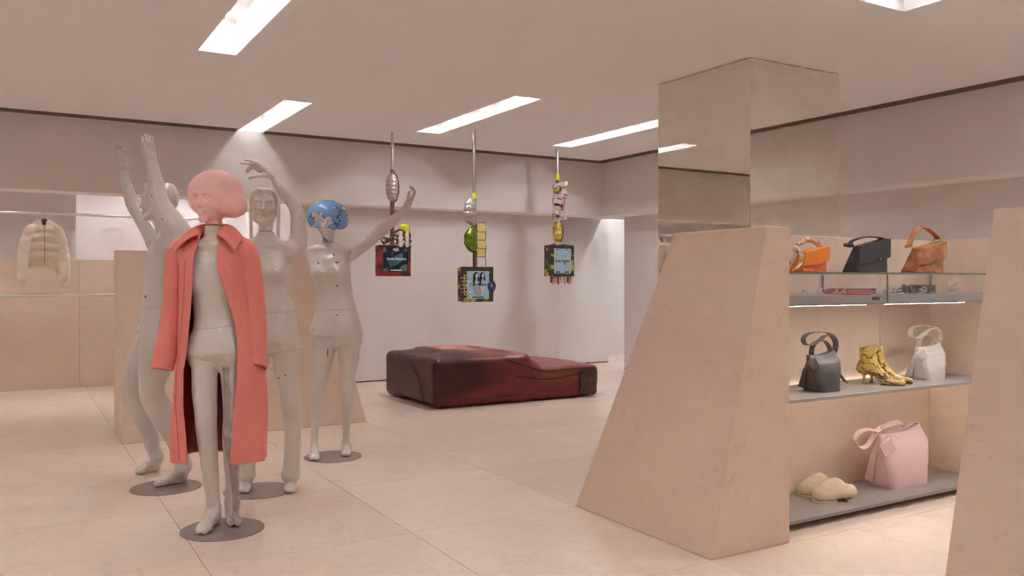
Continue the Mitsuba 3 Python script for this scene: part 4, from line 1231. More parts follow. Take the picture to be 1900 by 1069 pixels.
def print_on(o, pts, parent, m, name='print', lift=0.0008, th=0.0006):
    """A flat printed shape on a screen; pts in metres round the screen's centre."""
    x, y, z = o
    poly = Polygon(pts) if not hasattr(pts, 'exterior') else pts
    part(parent, name, prism(poly, th, frame((x, y - lift, z), (1, 0, 0), (0, 0, 1), (0, -1, 0))), m, smooth=False)


def lettering(o, text, h, parent, m, dx=0.0, dz=0.0, lift=0.003, bold=True, emit=None, name='lettering'):
    t = meshkit.text_mesh(text, h, 0.0008, bold=bold)
    w = t.bounds[1][0] - t.bounds[0][0]
    t.apply_translation((-w / 2 - t.bounds[0][0] + dx, dz, 0))
    t.apply_transform(frame((o[0], o[1] - lift, o[2]), (1, 0, 0), (0, 0, 1), (0, -1, 0)))
    if emit:
        lit(t, emit, parent, name)
    else:
        part(parent, name, t, m, smooth=False)


def ell(cx, cz, rx, rz, n=20, a=0.0):
    t = np.linspace(0, 2 * np.pi, n, endpoint=False)
    x, z = rx * np.cos(t), rz * np.sin(t)
    return [(cx + i * math.cos(a) - j * math.sin(a), cz + i * math.sin(a) + j * math.cos(a)) for i, j in zip(x, z)]


def rod_to(k, x, y, z0, z1, r=0.019, m='bsdf_steel', name='rod', label=None):
    part(k, name, cylinder(radius=r, segment=[(x, y, z0), (x, y, z1)], sections=24), m, smooth=40, label=label)



# the red one
x, y = 3.754, 9.02
k = thing('hanging_screen', 'red framed screen hung under a pearly ribbed pod, yellow discs on top', 'hanging screen', group='sculpted screens hung from steel rods')
rod_to(k, x, y, 2.53, ZC, label='brushed steel rod')
part(k, 'ribbed_pod', ribbed((x - 0.006, y, 2.36), 0.072, 0.168, 7), 'bsdf_pearl', smooth=50)
part(k, 'pod_spine', tube([(x + 0.008, y - 0.01, 2.545), (x + 0.050, y - 0.01, 2.49), (x + 0.072, y - 0.01, 2.40), (x + 0.072, y - 0.01, 2.30), (x + 0.048, y - 0.01, 2.22), (x + 0.01, y - 0.01, 2.18)], 0.011, 8), 'bsdf_rust_rod', smooth=True)
part(k, 'stem', roughen(trimesh.Trimesh(*trimesh.remesh.subdivide_to_size(*[getattr(cylinder(radius=0.024, segment=[(x, y, 1.66), (x, y, 2.22)], sections=14), a) for a in ('vertices', 'faces')], 0.03)), 0.006, 40), 'bsdf_rust_rod', smooth=True)
part(k, 'stem', cylinder(radius=0.022, segment=[(x, y, 2.50), (x, y, 2.56)], sections=14), 'bsdf_rust_rod', smooth=True)
o = screen_box(k, (x + 0.0, y - 0.02, 1.515), 0.40, 0.352, 0.10, 0.05, 'bsdf_red_frame', 0.305, 0.285, (0.012, 0.02))
sk = lit(box(o[0] - 0.152, o[0] + 0.152, o[1], o[1] + 0.006, o[2] - 0.142, o[2] + 0.142), (0.012, 0.020, 0.030), k, 'screen', 1.0, 'dark screen with a picture of a bag and white lettering')
print_on(o, [(-0.06, -0.09), (-0.09, -0.03), (-0.06, 0.005), (0.075, 0.075), (0.095, 0.06), (0.09, -0.015), (0.02, -0.07)], sk, 'bsdf_print_blue')
print_on(o, [(-0.06, -0.09), (0.02, -0.07), (0.10, -0.01), (0.098, -0.035), (0.03, -0.095), (-0.04, -0.11)], sk, 'bsdf_print_navy', lift=0.0016)
print_on(o, [(-0.03, 0.10), (-0.02, 0.125), (0.0, 0.118), (0.01, 0.135), (0.035, 0.128), (0.05, 0.105), (0.035, 0.085), (0.02, 0.095), (0.005, 0.08), (-0.005, 0.098)], sk, 'bsdf_print_white')
for pts in ([(-0.15, 0.08), (-0.15, 0.138), (-0.12, 0.138), (-0.105, 0.11), (-0.12, 0.075)], [(0.09, 0.10), (0.10, 0.138), (0.15, 0.138), (0.15, 0.09), (0.12, 0.08)], [(0.05, -0.138), (0.06, -0.09), (0.10, -0.06), (0.15, -0.055), (0.15, -0.138)], [(-0.15, -0.138), (-0.15, -0.11), (-0.12, -0.10), (-0.09, -0.12), (-0.085, -0.138)],
            [(-0.045, 0.06), (-0.03, 0.085), (-0.02, 0.075), (-0.035, 0.05)]):
    print_on(o, pts, sk, 'bsdf_print_rock')
lettering(o, 'Acne Studios', 0.028, sk, None, dx=0.012, dz=-0.01, emit=(0.75, 0.78, 0.8))
lit(box(o[0] - 0.06, o[0] + 0.075, o[1] - 0.004, o[1] - 0.003, o[2] - 0.132, o[2] - 0.120), (0.8, 0.8, 0.8), sk, 'bar')
for dx in (-0.15, 0.118):
    m = ribbed((x + dx, y - 0.06, 1.885), 0.062 if dx < 0 else 0.07, 0.058, 2, ry=0.02)
    part(k, 'disc', m, 'bsdf_yellow', smooth=50, label='bright yellow disc')
lace = [tube(spline([(x - 0.14, y - 0.08, 1.72), (x - 0.07, y - 0.085, 1.76), (x - 0.02, y - 0.085, 1.82), (x + 0.05, y - 0.09, 1.87), (x + 0.12, y - 0.09, 1.845), (x + 0.18, y - 0.085, 1.82), (x + 0.17, y - 0.08, 1.70)], 40), 0.014, 7)]
r4 = np.random.default_rng(21)
for i in range(9):
    a = x - 0.15 + i * 0.037 + 0.02 * r4.standard_normal()
    lace.append(tube(spline([(a, y - 0.075, 1.70), (a + 0.05 * r4.standard_normal(), y - 0.085, 1.745), (a + 0.05 * r4.standard_normal(), y - 0.08, 1.79), (a + 0.04 * r4.standard_normal(), y - 0.075, 1.80 + 0.05 * r4.random())], 16), 0.008, 6))
part(k, 'lace', cat(*lace), 'bsdf_lace', smooth=True, label='dark lacy metal tangle')
for dx, w_ in ((0.055, 0.047), (0.135, 0.04)):
    part(k, 'strip', roughen(trimesh.Trimesh(*trimesh.remesh.subdivide_to_size(*[getattr(box(x + dx - w_ / 2, x + dx + w_ / 2, y - 0.12, y - 0.105, 1.67, 1.855, 0.004), a) for a in ('vertices', 'faces')], 0.02)), 0.006, 30), 'bsdf_ivory', smooth=False)
part(k, 'wire', tube([(x - 0.20, y - 0.05, 1.76), (x - 0.21, y - 0.05, 1.91), (x - 0.06, y - 0.05, 1.90)], 0.0035, 5), 'bsdf_wire', smooth=True)
part(k, 'wire', tube([(x + 0.2, y - 0.05, 1.70), (x + 0.19, y - 0.05, 1.92), (x + 0.05, y - 0.05, 1.92)], 0.0035, 5), 'bsdf_wire', smooth=True)
part(k, 'wire', tube([(x - 0.19, y - 0.08, 1.69), (x, y - 0.08, 1.70), (x + 0.21, y - 0.08, 1.69)], 0.006, 6), 'bsdf_copper', smooth=True)
ringp = [(x - 0.10 + 0.07 * math.cos(t), y - 0.10 - 0.015 * math.sin(2 * t), 1.44 + 0.075 * math.sin(t)) for t in np.linspace(0, 2 * math.pi, 30)]
part(k, 'wire', cat(tube(ringp, 0.003, 5), tube([(x - 0.17, y - 0.10, 1.41), (x - 0.03, y - 0.105, 1.47)], 0.003, 5), tube([(x - 0.15, y - 0.1, 1.50), (x - 0.07, y - 0.105, 1.38)], 0.003, 5)), 'bsdf_wire', smooth=True)

# the one with the silver and green half shells
x, y = 4.513, 8.45
k = thing('hanging_screen', 'pale blue screen hung under silver and green half shells and yellow panes', 'hanging screen', group='sculpted screens hung from steel rods')
rod_to(k, x, y, 2.27, ZC, label='brushed steel rod')
rod_to(k, x, y, 2.215, 2.285, 0.024, 'bsdf_yellow', 'collar', 'yellow painted collar')
rod_to(k, x + 0.006, y, 1.43, 2.22, 0.021, 'bsdf_rust_rod', 'stem')
part(k, 'half_shell', roughen(ribbed((x + 0.006, y, 2.07), 0.140, 0.165, 5, ry=0.05, half=(math.pi * 0.5, math.pi * 1.5)), 0.009, 26), 'bsdf_foil', smooth=50, label='crumpled silver half shell')
part(k, 'half_shell', ribbed((x + 0.006, y - 0.01, 1.755), 0.140, 0.150, 3, ry=0.055, half=(math.pi * 0.5, math.pi * 1.5)), 'bsdf_green_foil', smooth=40, label='shiny green half shell')
for i, (z0, z1) in enumerate(((1.845, 1.945), (1.75, 1.845), (1.655, 1.75), (1.56, 1.655))):
    dx = 0.004 * (-1) ** i
    part(k, 'pane', roughen(trimesh.Trimesh(*trimesh.remesh.subdivide_to_size(*[getattr(box(x + 0.032 + dx, x + 0.135 + dx, y - 0.02, y - 0.012, z0 + 0.003, z1 - 0.003, 0.002), a) for a in ('vertices', 'faces')], 0.03)), 0.003, 30), 'bsdf_cream_pane', smooth=False)
for dx in (0.028, 0.14):
    part(k, 'wire', tube([(x + dx + 0.004 * math.sin(t * 0.9), y - 0.016, t * 0.023 + 1.455) for t in range(22)], 0.0045, 5), 'bsdf_rust_rod', smooth=True)
for z in (1.56, 1.655, 1.75, 1.845, 1.948):
    part(k, 'wire', tube([(x + 0.028, y - 0.018, z), (x + 0.14, y - 0.018, z)], 0.0035, 5), 'bsdf_rust_rod', smooth=True)
part(k, 'wire', tube([(x - 0.04 - 0.0, y - 0.05, 1.905)] + [(x + 0.02 - 0.17 * math.sin(t), y - 0.05, 1.755 + 0.16 * math.cos(t)) for t in np.linspace(0.3, 2.9, 16)], 0.0035, 5), 'bsdf_wire', smooth=True)
o = screen_box(k, (x + 0.005, y - 0.02, 1.248), 0.40, 0.395, 0.12, 0.05, 'bsdf_olive', 0.292, 0.312, (0.005, -0.006))
sk = lit(box(o[0] - 0.146, o[0] + 0.146, o[1], o[1] + 0.006, o[2] - 0.156, o[2] + 0.156), (0.36, 0.50, 0.57), k, 'screen', 1.0, 'pale blue screen with two dark haired figures')
for cx, cz, s in ((-0.018, 0.095, 1.0), (0.062, 0.100, 0.9)):
    print_on(o, [(cx - 0.050 * s, cz - 0.115 * s), (cx - 0.042 * s, cz - 0.02), (cx - 0.034 * s, cz + 0.030 * s), (cx - 0.004, cz + 0.052 * s), (cx + 0.026 * s, cz + 0.034 * s), (cx + 0.034 * s, cz - 0.01), (cx + 0.040 * s, cz - 0.05), (cx + 0.016 * s, cz - 0.055), (cx + 0.016 * s, cz - 0.02), (cx - 0.014 * s, cz - 0.035), (cx - 0.022 * s, cz - 0.07), (cx - 0.030 * s, cz - 0.118 * s)], sk, 'bsdf_ink')
    print_on(o, ell(cx + 0.003 * s, cz + 0.004, 0.019 * s, 0.030 * s, a=-0.15), sk, 'bsdf_print_skin', lift=0.0016)
    for q in (-1, 1):
        print_on(o, ell(cx + 0.003 * s + q * 0.008 * s, cz + 0.010, 0.0040 * s, 0.0018), sk, 'bsdf_ink', lift=0.0023)
    print_on(o, ell(cx + 0.004 * s, cz - 0.012, 0.0045 * s, 0.0018), sk, 'bsdf_ink', lift=0.0023)
print_on(o, [(-0.045, -0.12), (-0.055, -0.04), (-0.03, -0.015), (0.025, -0.015), (0.045, -0.05), (0.04, -0.12)], sk, 'bsdf_print_grey')
print_on(o, [(-0.03, -0.12), (-0.035, -0.135), (-0.01, -0.135), (-0.008, -0.12)], sk, 'bsdf_print_skin')
print_on(o, [(0.05, -0.10), (0.045, -0.04), (0.03, 0.0), (0.10, 0.0), (0.09, -0.06), (0.07, -0.09)], sk, 'bsdf_print_skin')
lettering(o, 'Acne Studios', 0.027, sk, 'bsdf_ink', dx=0.0, dz=-0.008)
print_on(o, [(-0.07, -0.145), (-0.07, -0.135), (0.075, -0.135), (0.075, -0.145)], sk, 'bsdf_ink', name='bar', lift=0.002)
ro = trimesh.creation.torus(0.05, 0.020, major_sections=28, minor_sections=12)
ro.apply_transform(frame((x + 0.20, y - 0.05, 1.225), (0.9, 0.43, 0), (0, 0, 1), (0.43, -0.9, 0)))
part(k, 'ring', ro, 'bsdf_violet', smooth=True, label='glossy violet ring')
cage = [tube([(x - 0.21 + 0.0, y - 0.085, z), (x - 0.11, y - 0.10, z + 0.004), (x - 0.08, y - 0.095, z)], 0.004, 5) for z in (1.16, 1.20, 1.24, 1.28, 1.32)] + [tube([(x - 0.11 + 0.045 * math.cos(t), y - 0.098, 1.24 + 0.10 * math.sin(t)) for t in np.linspace(-1.5, 1.5, 14)], 0.003, 5)]
part(k, 'wire', cat(*cage), 'bsdf_ivory', smooth=True)
part(k, 'wire', tube([(x - 0.10, y - 0.095, 1.33), (x - 0.17, y - 0.09, 1.35), (x - 0.175, y - 0.09, 1.24), (x - 0.17, y - 0.09, 1.13), (x - 0.11, y - 0.095, 1.12)], 0.011, 7), 'bsdf_amber', smooth=True)

# the one with the stacked ribbons
x, y = 6.07, 9.08
k = thing('hanging_screen', 'pale blue screen hung under folded smoky ribbons and a yellow lantern', 'hanging screen', group='sculpted screens hung from steel rods')
rod_to(k, x, y, 2.66, ZC, 0.022, label='brushed steel rod')
rod_to(k, x, y, 2.585, 2.665, 0.028, 'bsdf_yellow', 'collar', 'yellow painted collar')
rod_to(k, x, y, 2.03, 2.60, 0.02, 'bsdf_olive', 'stem')
r2 = np.random.default_rng(5)
for i, z in enumerate(np.linspace(2.52, 2.08, 7)):
    w = 0.085 + 0.02 * r2.random()
    tw = (-1) ** i * 0.18
    P = []
    for s in np.linspace(-1, 1, 13):
        P.append([[x + w * s + 0.008 * math.sin(7 * s + i), y - 0.05 + 0.03 * math.cos(3 * s + i), z + tw * w * s + 0.006 * math.sin(9 * s + 2 * i) + e] for e in (-0.03, 0.0, 0.03)])
    part(k, 'ribbon', sheet(np.array(P), 0.006), 'bsdf_smoky' if i % 2 else 'bsdf_pearl', smooth=40)
    part(k, 'wire', tube([tuple(a[0]) for a in P], 0.006, 6), 'bsdf_rust_rod', smooth=True)
for i, z in enumerate((2.47, 2.33, 2.25)):
    part(k, 'bead', roughen(trimesh.creation.icosphere(subdivisions=3, radius=0.05).apply_transform(trimesh.transformations.scale_and_translate(1, (x, y - 0.01, z)) if False else trimesh.transformations.translation_matrix((x, y - 0.01, z))), 0.012, 30), 'bsdf_olive', smooth=True)
for s in (-1, 1):
    part(k, 'wire', tube([(x + s * (0.082 + 0.012 * math.sin(t * 1.1)), y - 0.03, 2.06 + 0.035 * t) for t in range(14)], 0.005, 5), 'bsdf_copper', smooth=True)
part(k, 'lantern', ribbed((x, y, 1.925), 0.066, 0.145, 4), 'bsdf_amber', smooth=45, label='ribbed yellow lantern')
part(k, 'lantern_spine', tube([(x + 0.03, y + 0.01, 2.06), (x + 0.078, y + 0.01, 1.98), (x + 0.085, y + 0.01, 1.90), (x + 0.05, y + 0.01, 1.79)], 0.016, 7), 'bsdf_rust_rod', smooth=True)
part(k, 'lantern_foot', box(x - 0.045, x + 0.045, y - 0.03, y + 0.03, 1.74, 1.79, 0.006), 'bsdf_smoky', smooth=False)
rod_to(k, x, y, 1.72, 1.80, 0.018, 'bsdf_rust_rod', 'stem')
part(k, 'wire', tube([(x - 0.12, y - 0.04, 1.755), (x, y - 0.05, 1.745), (x + 0.12, y - 0.04, 1.755)], 0.008, 6), 'bsdf_copper', smooth=True)
o = screen_box(k, (x + 0.01, y - 0.02, 1.545), 0.36, 0.405, 0.16, 0.05, 'bsdf_olive', 0.272, 0.318, (0.008, -0.004))
sk = lit(box(o[0] - 0.136, o[0] + 0.136, o[1], o[1] + 0.006, o[2] - 0.159, o[2] + 0.159), (0.38, 0.52, 0.60), k, 'screen', 1.0, 'pale blue screen with two figures in grey suits')
for cx in (-0.072, 0.068):
    print_on(o, [(cx - 0.028, -0.125), (cx - 0.032, 0.02), (cx - 0.038, 0.075), (cx - 0.015, 0.098), (cx + 0.015, 0.098), (cx + 0.036, 0.075), (cx + 0.03, 0.0), (cx + 0.026, -0.125), (cx + 0.006, -0.125), (cx, -0.03), (cx - 0.008, -0.125)], sk, 'bsdf_print_grey')
    print_on(o, ell(cx, 0.122, 0.013, 0.018), sk, 'bsdf_print_skin')
    print_on(o, [(cx - 0.015, 0.124), (cx - 0.012, 0.146), (cx + 0.012, 0.146), (cx + 0.015, 0.124), (cx + 0.008, 0.134), (cx - 0.008, 0.134)], sk, 'bsdf_ink', lift=0.0016)
    print_on(o, [(cx - 0.035, -0.149), (cx - 0.035, -0.136), (cx + 0.035, -0.136), (cx + 0.035, -0.149)], sk, 'bsdf_ink', name='bar', lift=0.002)
print_on(o, [(0.025, -0.045), (0.028, -0.015), (0.05, -0.015), (0.052, -0.045)], sk, 'bsdf_ink')
lettering(o, 'Acne Studios', 0.027, sk, 'bsdf_ink', dx=-0.002, dz=-0.012)
for i in range(8):
    a = x - 0.15 + i * 0.042
    P = [[[a + 0.03 * s + 0.006 * math.sin(3 * t + i), y - 0.07 + 0.012 * math.cos(4 * s + i), 1.345 - 0.085 * t - 0.02 * (i % 2) * t] for t in np.linspace(0, 1, 6)] for s in np.linspace(-1, 1, 6) * 0.62]
    part(k, 'fringe_leaf', sheet(np.array(P), 0.004), 'bsdf_smoky' if i % 3 else 'bsdf_copper', smooth=40)

# ------------------------------------------------------------------ clothes rails and the puffer jacket in the alcove
kr = thing('clothes_rail', 'upper thin steel clothes rail that turns the corner behind the mannequins', 'clothes rail')
yr, xc = 10.85, 2.17
part(kr, 'tube', tube([(-3.0, yr, 2.045), (xc - 0.03, yr, 2.045), (xc - 0.009, yr - 0.009, 2.045), (xc, yr - 0.03, 2.045), (xc, 7.98, 2.045)], 0.016, 12), 'bsdf_rail', smooth=50)
part(kr, 'post', cylinder(radius=0.016, segment=[(xc, 9.06, 0.0), (xc, 9.06, 2.03)], sections=16), 'bsdf_rail', smooth=40)
part(kr, 'post', cylinder(radius=0.016, segment=[(xc, 8.0, 0.0), (xc, 8.0, 2.045)], sections=16), 'bsdf_rail', smooth=40)
part(kr, 'wall_bracket', tube([(-2.4, yr, 2.045), (-2.4, 11.41, 2.045), (-2.4, 11.41, 1.5)], 0.012, 8), 'bsdf_rail', smooth=40)
part(kr, 'wall_bracket', tube([(1.9, yr, 2.045), (1.9, 11.41, 2.045), (1.9, 11.41, 1.5)], 0.012, 8), 'bsdf_rail', smooth=40)
kr2 = thing('clothes_rail', 'lower thin steel clothes rail in front of the low stone wall', 'clothes rail')
part(kr2, 'tube', tube([(-3.0, yr, 1.128), (2.1, yr, 1.128)], 0.016, 12), 'bsdf_rail', smooth=50)
for xx in (-2.4, 1.9):
    part(kr2, 'wall_bracket', tube([(xx, yr, 1.128), (xx, 11.40, 1.128)], 0.012, 8), 'bsdf_rail', smooth=40)

kh = thing('clothes_hanger', 'black clothes hanger hooked on the upper rail', 'clothes hanger')
hx, hz = 0.312, 1.965
part(kh, 'hook', tube([(hx, yr, 1.94)] + [(hx, yr - 0.024 * math.sin(t) * 1.0, 2.040 - 0.024 * math.cos(t)) for t in np.linspace(0.3, 4.4, 14)], 0.0028, 7), 'bsdf_steel', smooth=True)
part(kh, 'bar', tube([(hx - 0.13, yr, 1.88), (hx - 0.08, yr, 1.915), (hx, yr, 1.935), (hx + 0.08, yr, 1.915), (hx + 0.13, yr, 1.88)], [0.008, 0.012, 0.016, 0.012, 0.008], 10), 'bsdf_black', smooth=True)
part(kh, 'neck', box(hx - 0.024, hx + 0.03, yr - 0.012, yr + 0.012, 1.925, 1.985, 0.006), 'bsdf_black', smooth=False)


def f_puffer(p, n, uv):
    return mix((0.72, 0.62, 0.49), (0.80, 0.71, 0.58), fbm(p.x * 11, p.y * 11, p.z * 8, 3))


mat('puffer', f_puffer, rough=0.45, spec=0.45, bump=lambda p, n, uv: 0.002 * fbm(p.x * 30, p.y * 30, p.z * 14, 3))
kp = thing('puffer_jacket', 'short cream quilted puffer jacket on the black hanger', 'jacket')
S = Solid((-0.1, 10.6, 1.15), (0.72, 11.1, 2.0), 0.008)


def roll(pts, flat=(0, 1, 0), ratio=0.85, k=0.006):
    S.chain(pts, k=k, flat=flat, ratio=ratio)


jx = hx - 0.004
for i, (z, hw_, r) in enumerate(((1.865, 0.110, 0.055), (1.775, 0.150, 0.070), (1.675, 0.160, 0.073), (1.570, 0.160, 0.071), (1.480, 0.150, 0.040))):
    for y_ in (yr - 0.03, yr + 0.03):
        S.chain([(jx - hw_ + r * 0.5, y_, z - 0.012, r * 0.92), (jx - 0.012, y_, z, r)], k=0.005)
        S.chain([(jx + 0.018, y_, z, r), (jx + hw_ - r * 0.5, y_, z - 0.012, r * 0.92)], k=0.005)
S.chain([(jx - 0.115, yr + 0.01, 1.885, 0.042), (jx - 0.05, yr - 0.01, 1.945, 0.034)], k=0.02)
S.chain([(jx + 0.05, yr - 0.01, 1.945, 0.034), (jx + 0.115, yr + 0.01, 1.885, 0.042)], k=0.02)
S.chain([(jx - 0.05, yr + 0.05, 1.955, 0.035), (jx + 0.05, yr + 0.05, 1.955, 0.035)], k=0.02)
from scipy.interpolate import PchipInterpolator as _P
for s_, dx in ((-1, 0.004), (1, -0.006)):
    zz = np.array([1.875, 1.80, 1.70, 1.60, 1.50, 1.40, 1.31])
    xx = np.array([0.128, 0.158, 0.184, 0.200, 0.208, 0.208, 0.204])
    fx = _P(zz[::-1], xx[::-1])
    pts = []
    for z in np.linspace(1.875, 1.305, 58):
        puff = abs(math.sin((1.875 - z) / 0.096 * math.pi)) ** 0.5
        pts.append((jx + s_ * float(fx(z)) + dx, yr - 0.035 - 0.05 * (1.875 - z) / 0.57, z, 0.044 + 0.018 * puff))
    S.chain(pts, k=0.008, inner=0.001)
    S.chain([(jx + s_ * 0.202 + dx, yr - 0.088, 1.30, 0.037), (jx + s_ * 0.200 + dx, yr - 0.09, 1.245, 0.036)], k=0.005)
S.chain([(jx, yr - 0.115, 1.93, 0.008), (jx + 0.006, yr - 0.115, 1.46, 0.005)], k=0.01, cut=True)
S.ball((jx + 0.002, yr - 0.06, 1.975), (0.026, 0.06, 0.07), k=0.02, cut=True)
part(kp, '', roughen(S.mesh(2), 0.003, 26), 'bsdf_puffer', smooth=True)
part(kp, 'zip', tube([(jx + 0.002, yr - 0.082, 1.92), (jx + 0.004, yr - 0.104, 1.84), (jx + 0.004, yr - 0.106, 1.65), (jx + 0.006, yr - 0.100, 1.47)], 0.004, 6), 'bsdf_copper', smooth=True)

# ------------------------------------------------------------------ the stone display niche with its shelves
UX0, UX1, UYF, UYB = 3.312, 5.24, 2.95, 3.40
kn = thing('display_niche', 'stone back and right side of the open bag display', 'display niche')
for a, b in ((UX0, 4.725), (4.725, UX1 + 0.04)):
    part(kn, 'back_panel', box(a + 0.0008, b - 0.0008, UYB, UYB + 0.06, 0.0, ZS, 0.0015), 'bsdf_stone', smooth=False)
part(kn, 'side_panel', box(UX1, UX1 + 0.05, 2.885, UYB - 0.001, 0.0, ZS, 0.0015), 'bsdf_stone', smooth=False)
mat('shelf', (0.235, 0.215, 0.205), rough=0.38, spec=0.5)
mat('shelf_lip', (0.40, 0.38, 0.37), rough=0.3, spec=0.5, metallic=0.4)
mat('glass_edge', (0.12, 0.135, 0.11), rough=0.12, spec=0.8)
mat('tray', (0.33, 0.31, 0.30), rough=0.3, metallic=0.5)

ksf = thing('shelf', 'bottom grey metal shelf holding the clogs and the pink bag', 'shelf')
part(ksf, 'board', box(UX0, UX1 - 0.001, 3.0, UYB - 0.001, 0.034, 0.055, 0.002), 'bsdf_shelf', smooth=False)
part(ksf, 'plinth', box(UX0, UX1 - 0.001, 3.10, UYB - 0.001, 0.0, 0.034), 'bsdf_black', smooth=False)
ksf = thing('shelf', 'middle grey metal shelf holding the yellow boots and two small bags', 'shelf')
part(ksf, 'board', box(UX0, UX1 - 0.001, 2.956, 3.372, 0.676, 0.690, 0.002), 'bsdf_shelf', smooth=False)
part(ksf, 'front_lip', box(UX0, UX1 - 0.001, UYF - 0.004, 2.956, 0.672, 0.6902, 0.0015), 'bsdf_shelf_lip', smooth=False, label='pale metal front edge')
for xx in (3.6, 4.9):
    part(ksf, 'bracket', box(xx - 0.02, xx + 0.02, 3.36, UYB, 0.664, 0.676, 0.001), 'bsdf_shelf', smooth=False)

kg = thing('glass_case', 'flat glass topped display case with a grey tray and light bars beneath', 'display case')
ZT = 1.341


def glass_sheet(parent, name, corners, label=None):
    a = np.array(corners, float)
    part(parent, name, trimesh.Trimesh(a, [[0, 1, 2], [0, 2, 3]], process=False), 'bsdf_glass', smooth=False, label=label)


glass_sheet(kg, 'top_pane', [(UX0, UYF, ZT - 0.001), (UX1, UYF, ZT - 0.001), (UX1, UYB - 0.01, ZT - 0.001), (UX0, UYB - 0.01, ZT - 0.001)], 'clear glass top')
part(kg, 'glass_edge', box(UX0, UX1 - 0.001, UYF - 0.002, UYF + 0.0, ZT - 0.012, ZT - 0.001), 'bsdf_glass_edge', smooth=False, label='green polished edge of the glass top')
XJ = 4.172
for a, b in ((UX0, XJ - 0.004), (XJ + 0.004, UX1)):
    glass_sheet(kg, 'front_pane', [(a, UYF + 0.004, 1.172), (b, UYF + 0.004, 1.172), (b, UYF + 0.004, ZT - 0.013), (a, UYF + 0.004, ZT - 0.013)], 'clear glass front')
    part(kg, 'glass_edge', box(a, b - 0.001, UYF + 0.002, UYF + 0.006, 1.166, 1.172), 'bsdf_glass_edge', smooth=False)
part(kg, 'glass_edge', box(XJ - 0.004, XJ + 0.004, UYF + 0.002, UYF + 0.008, 1.172, ZT - 0.013), 'bsdf_glass_edge', smooth=False)
glass_sheet(kg, 'divider', [(XJ, UYF + 0.01, 1.224), (XJ, UYB - 0.01, 1.224), (XJ, UYB - 0.01, ZT - 0.012), (XJ, UYF + 0.01, ZT - 0.012)])
part(kg, 'glass_edge', box(XJ - 0.006, XJ + 0.006, UYB - 0.016, UYB - 0.008, 1.224, ZT - 0.012), 'bsdf_glass_edge', smooth=False)
part(kg, 'glass_edge', box(UX1 - 0.012, UX1 - 0.002, UYB - 0.016, UYB - 0.008, 1.224, ZT - 0.012), 'bsdf_glass_edge', smooth=False)
part(kg, 'tray', box(UX0 + 0.002, UX1 - 0.06, UYF + 0.02, UYB - 0.012, 1.205, 1.2185, 0.002), 'bsdf_tray', smooth=False)
part(kg, 'drawer_front', box(UX0 + 0.002, UX1 - 0.06, UYF + 0.020, UYF + 0.032, 1.170, 1.2185, 0.0015), 'bsdf_tray', smooth=False)
part(kg, 'lock', box(4.06, 4.12, UYF + 0.016, UYF + 0.022, 1.188, 1.205, 0.001), 'bsdf_black', smooth=False, label='small black lock')
part(kg, 'underside', box(UX0 + 0.002, UX1 - 0.06, UYF + 0.032, UYB - 0.012, 1.172, 1.180), 'bsdf_shelf', smooth=False)
for a, b in ((UX0 + 0.01, 3.985), (4.14, 4.90)):
    part(kg, 'bar_housing', box(a, b, UYF + 0.004, UYF + 0.024, 1.163, 1.170), 'bsdf_tray', smooth=False)
    under = trimesh.Trimesh([(a, UYF + 0.005, 1.1625), (b, UYF + 0.005, 1.1625), (b, UYF + 0.023, 1.1625), (a, UYF + 0.023, 1.1625), (a, UYF + 0.0035, 1.1665), (b, UYF + 0.0035, 1.1665), (b, UYF + 0.0035, 1.1625), (a, UYF + 0.0035, 1.1625)],
                            [[0, 2, 1], [0, 3, 2], [4, 7, 6], [4, 6, 5]], process=False)
    part(kg, 'light_bar', under, 'bsdf_slot', smooth=False, label='thin glowing light bar', emitter={'type': 'area', 'radiance': rgb(*[UNIT * c for c in (120, 110, 100)])})
under = trimesh.Trimesh([(UX0 + 0.02, 2.962, 0.6745), (UX1 - 0.02, 2.962, 0.6745), (UX1 - 0.02, 2.978, 0.6745), (UX0 + 0.02, 2.978, 0.6745)], [[0, 2, 1], [0, 3, 2]], process=False)
part(ksf, 'light_bar', under, 'bsdf_slot', smooth=False, emitter={'type': 'area', 'radiance': rgb(*[UNIT * c for c in (62, 57, 51)])})
bar = box(UX0 + 0.02, UX1 - 0.02, 3.376, 3.384, 0.655, 0.662)
part(ksf, 'light_strip', bar, 'bsdf_slot', smooth=False, emitter={'type': 'area', 'radiance': rgb(*[UNIT * c for c in (26, 24, 22)])})

# ------------------------------------------------------------------ three slanted handbags on the glass
mat('orange_leather', (0.80, 0.235, 0.018), rough=0.35, spec=0.5)
mat('orange_pink', (0.62, 0.16, 0.075), rough=0.4, spec=0.5)
mat('black_leather', (0.022, 0.021, 0.025), rough=0.28, spec=0.6, bump=lambda p, n, uv: 0.0006 * noise(p.x * 300, p.y * 300, p.z * 300))


def f_tan(p, n, uv):
    a = fbm(p.x * 18, p.y * 18, p.z * 18, 3)
    return mix((0.31, 0.115, 0.05), (0.50, 0.215, 0.10), smoothstep(0.25, 0.75, a))


mat('tan_leather', f_tan, rough=0.5, spec=0.4)
mat('brass', (0.62, 0.50, 0.22), rough=0.2, metallic=1.0)
mat('green_brass', (0.24, 0.27, 0.04), rough=0.25, metallic=0.8)


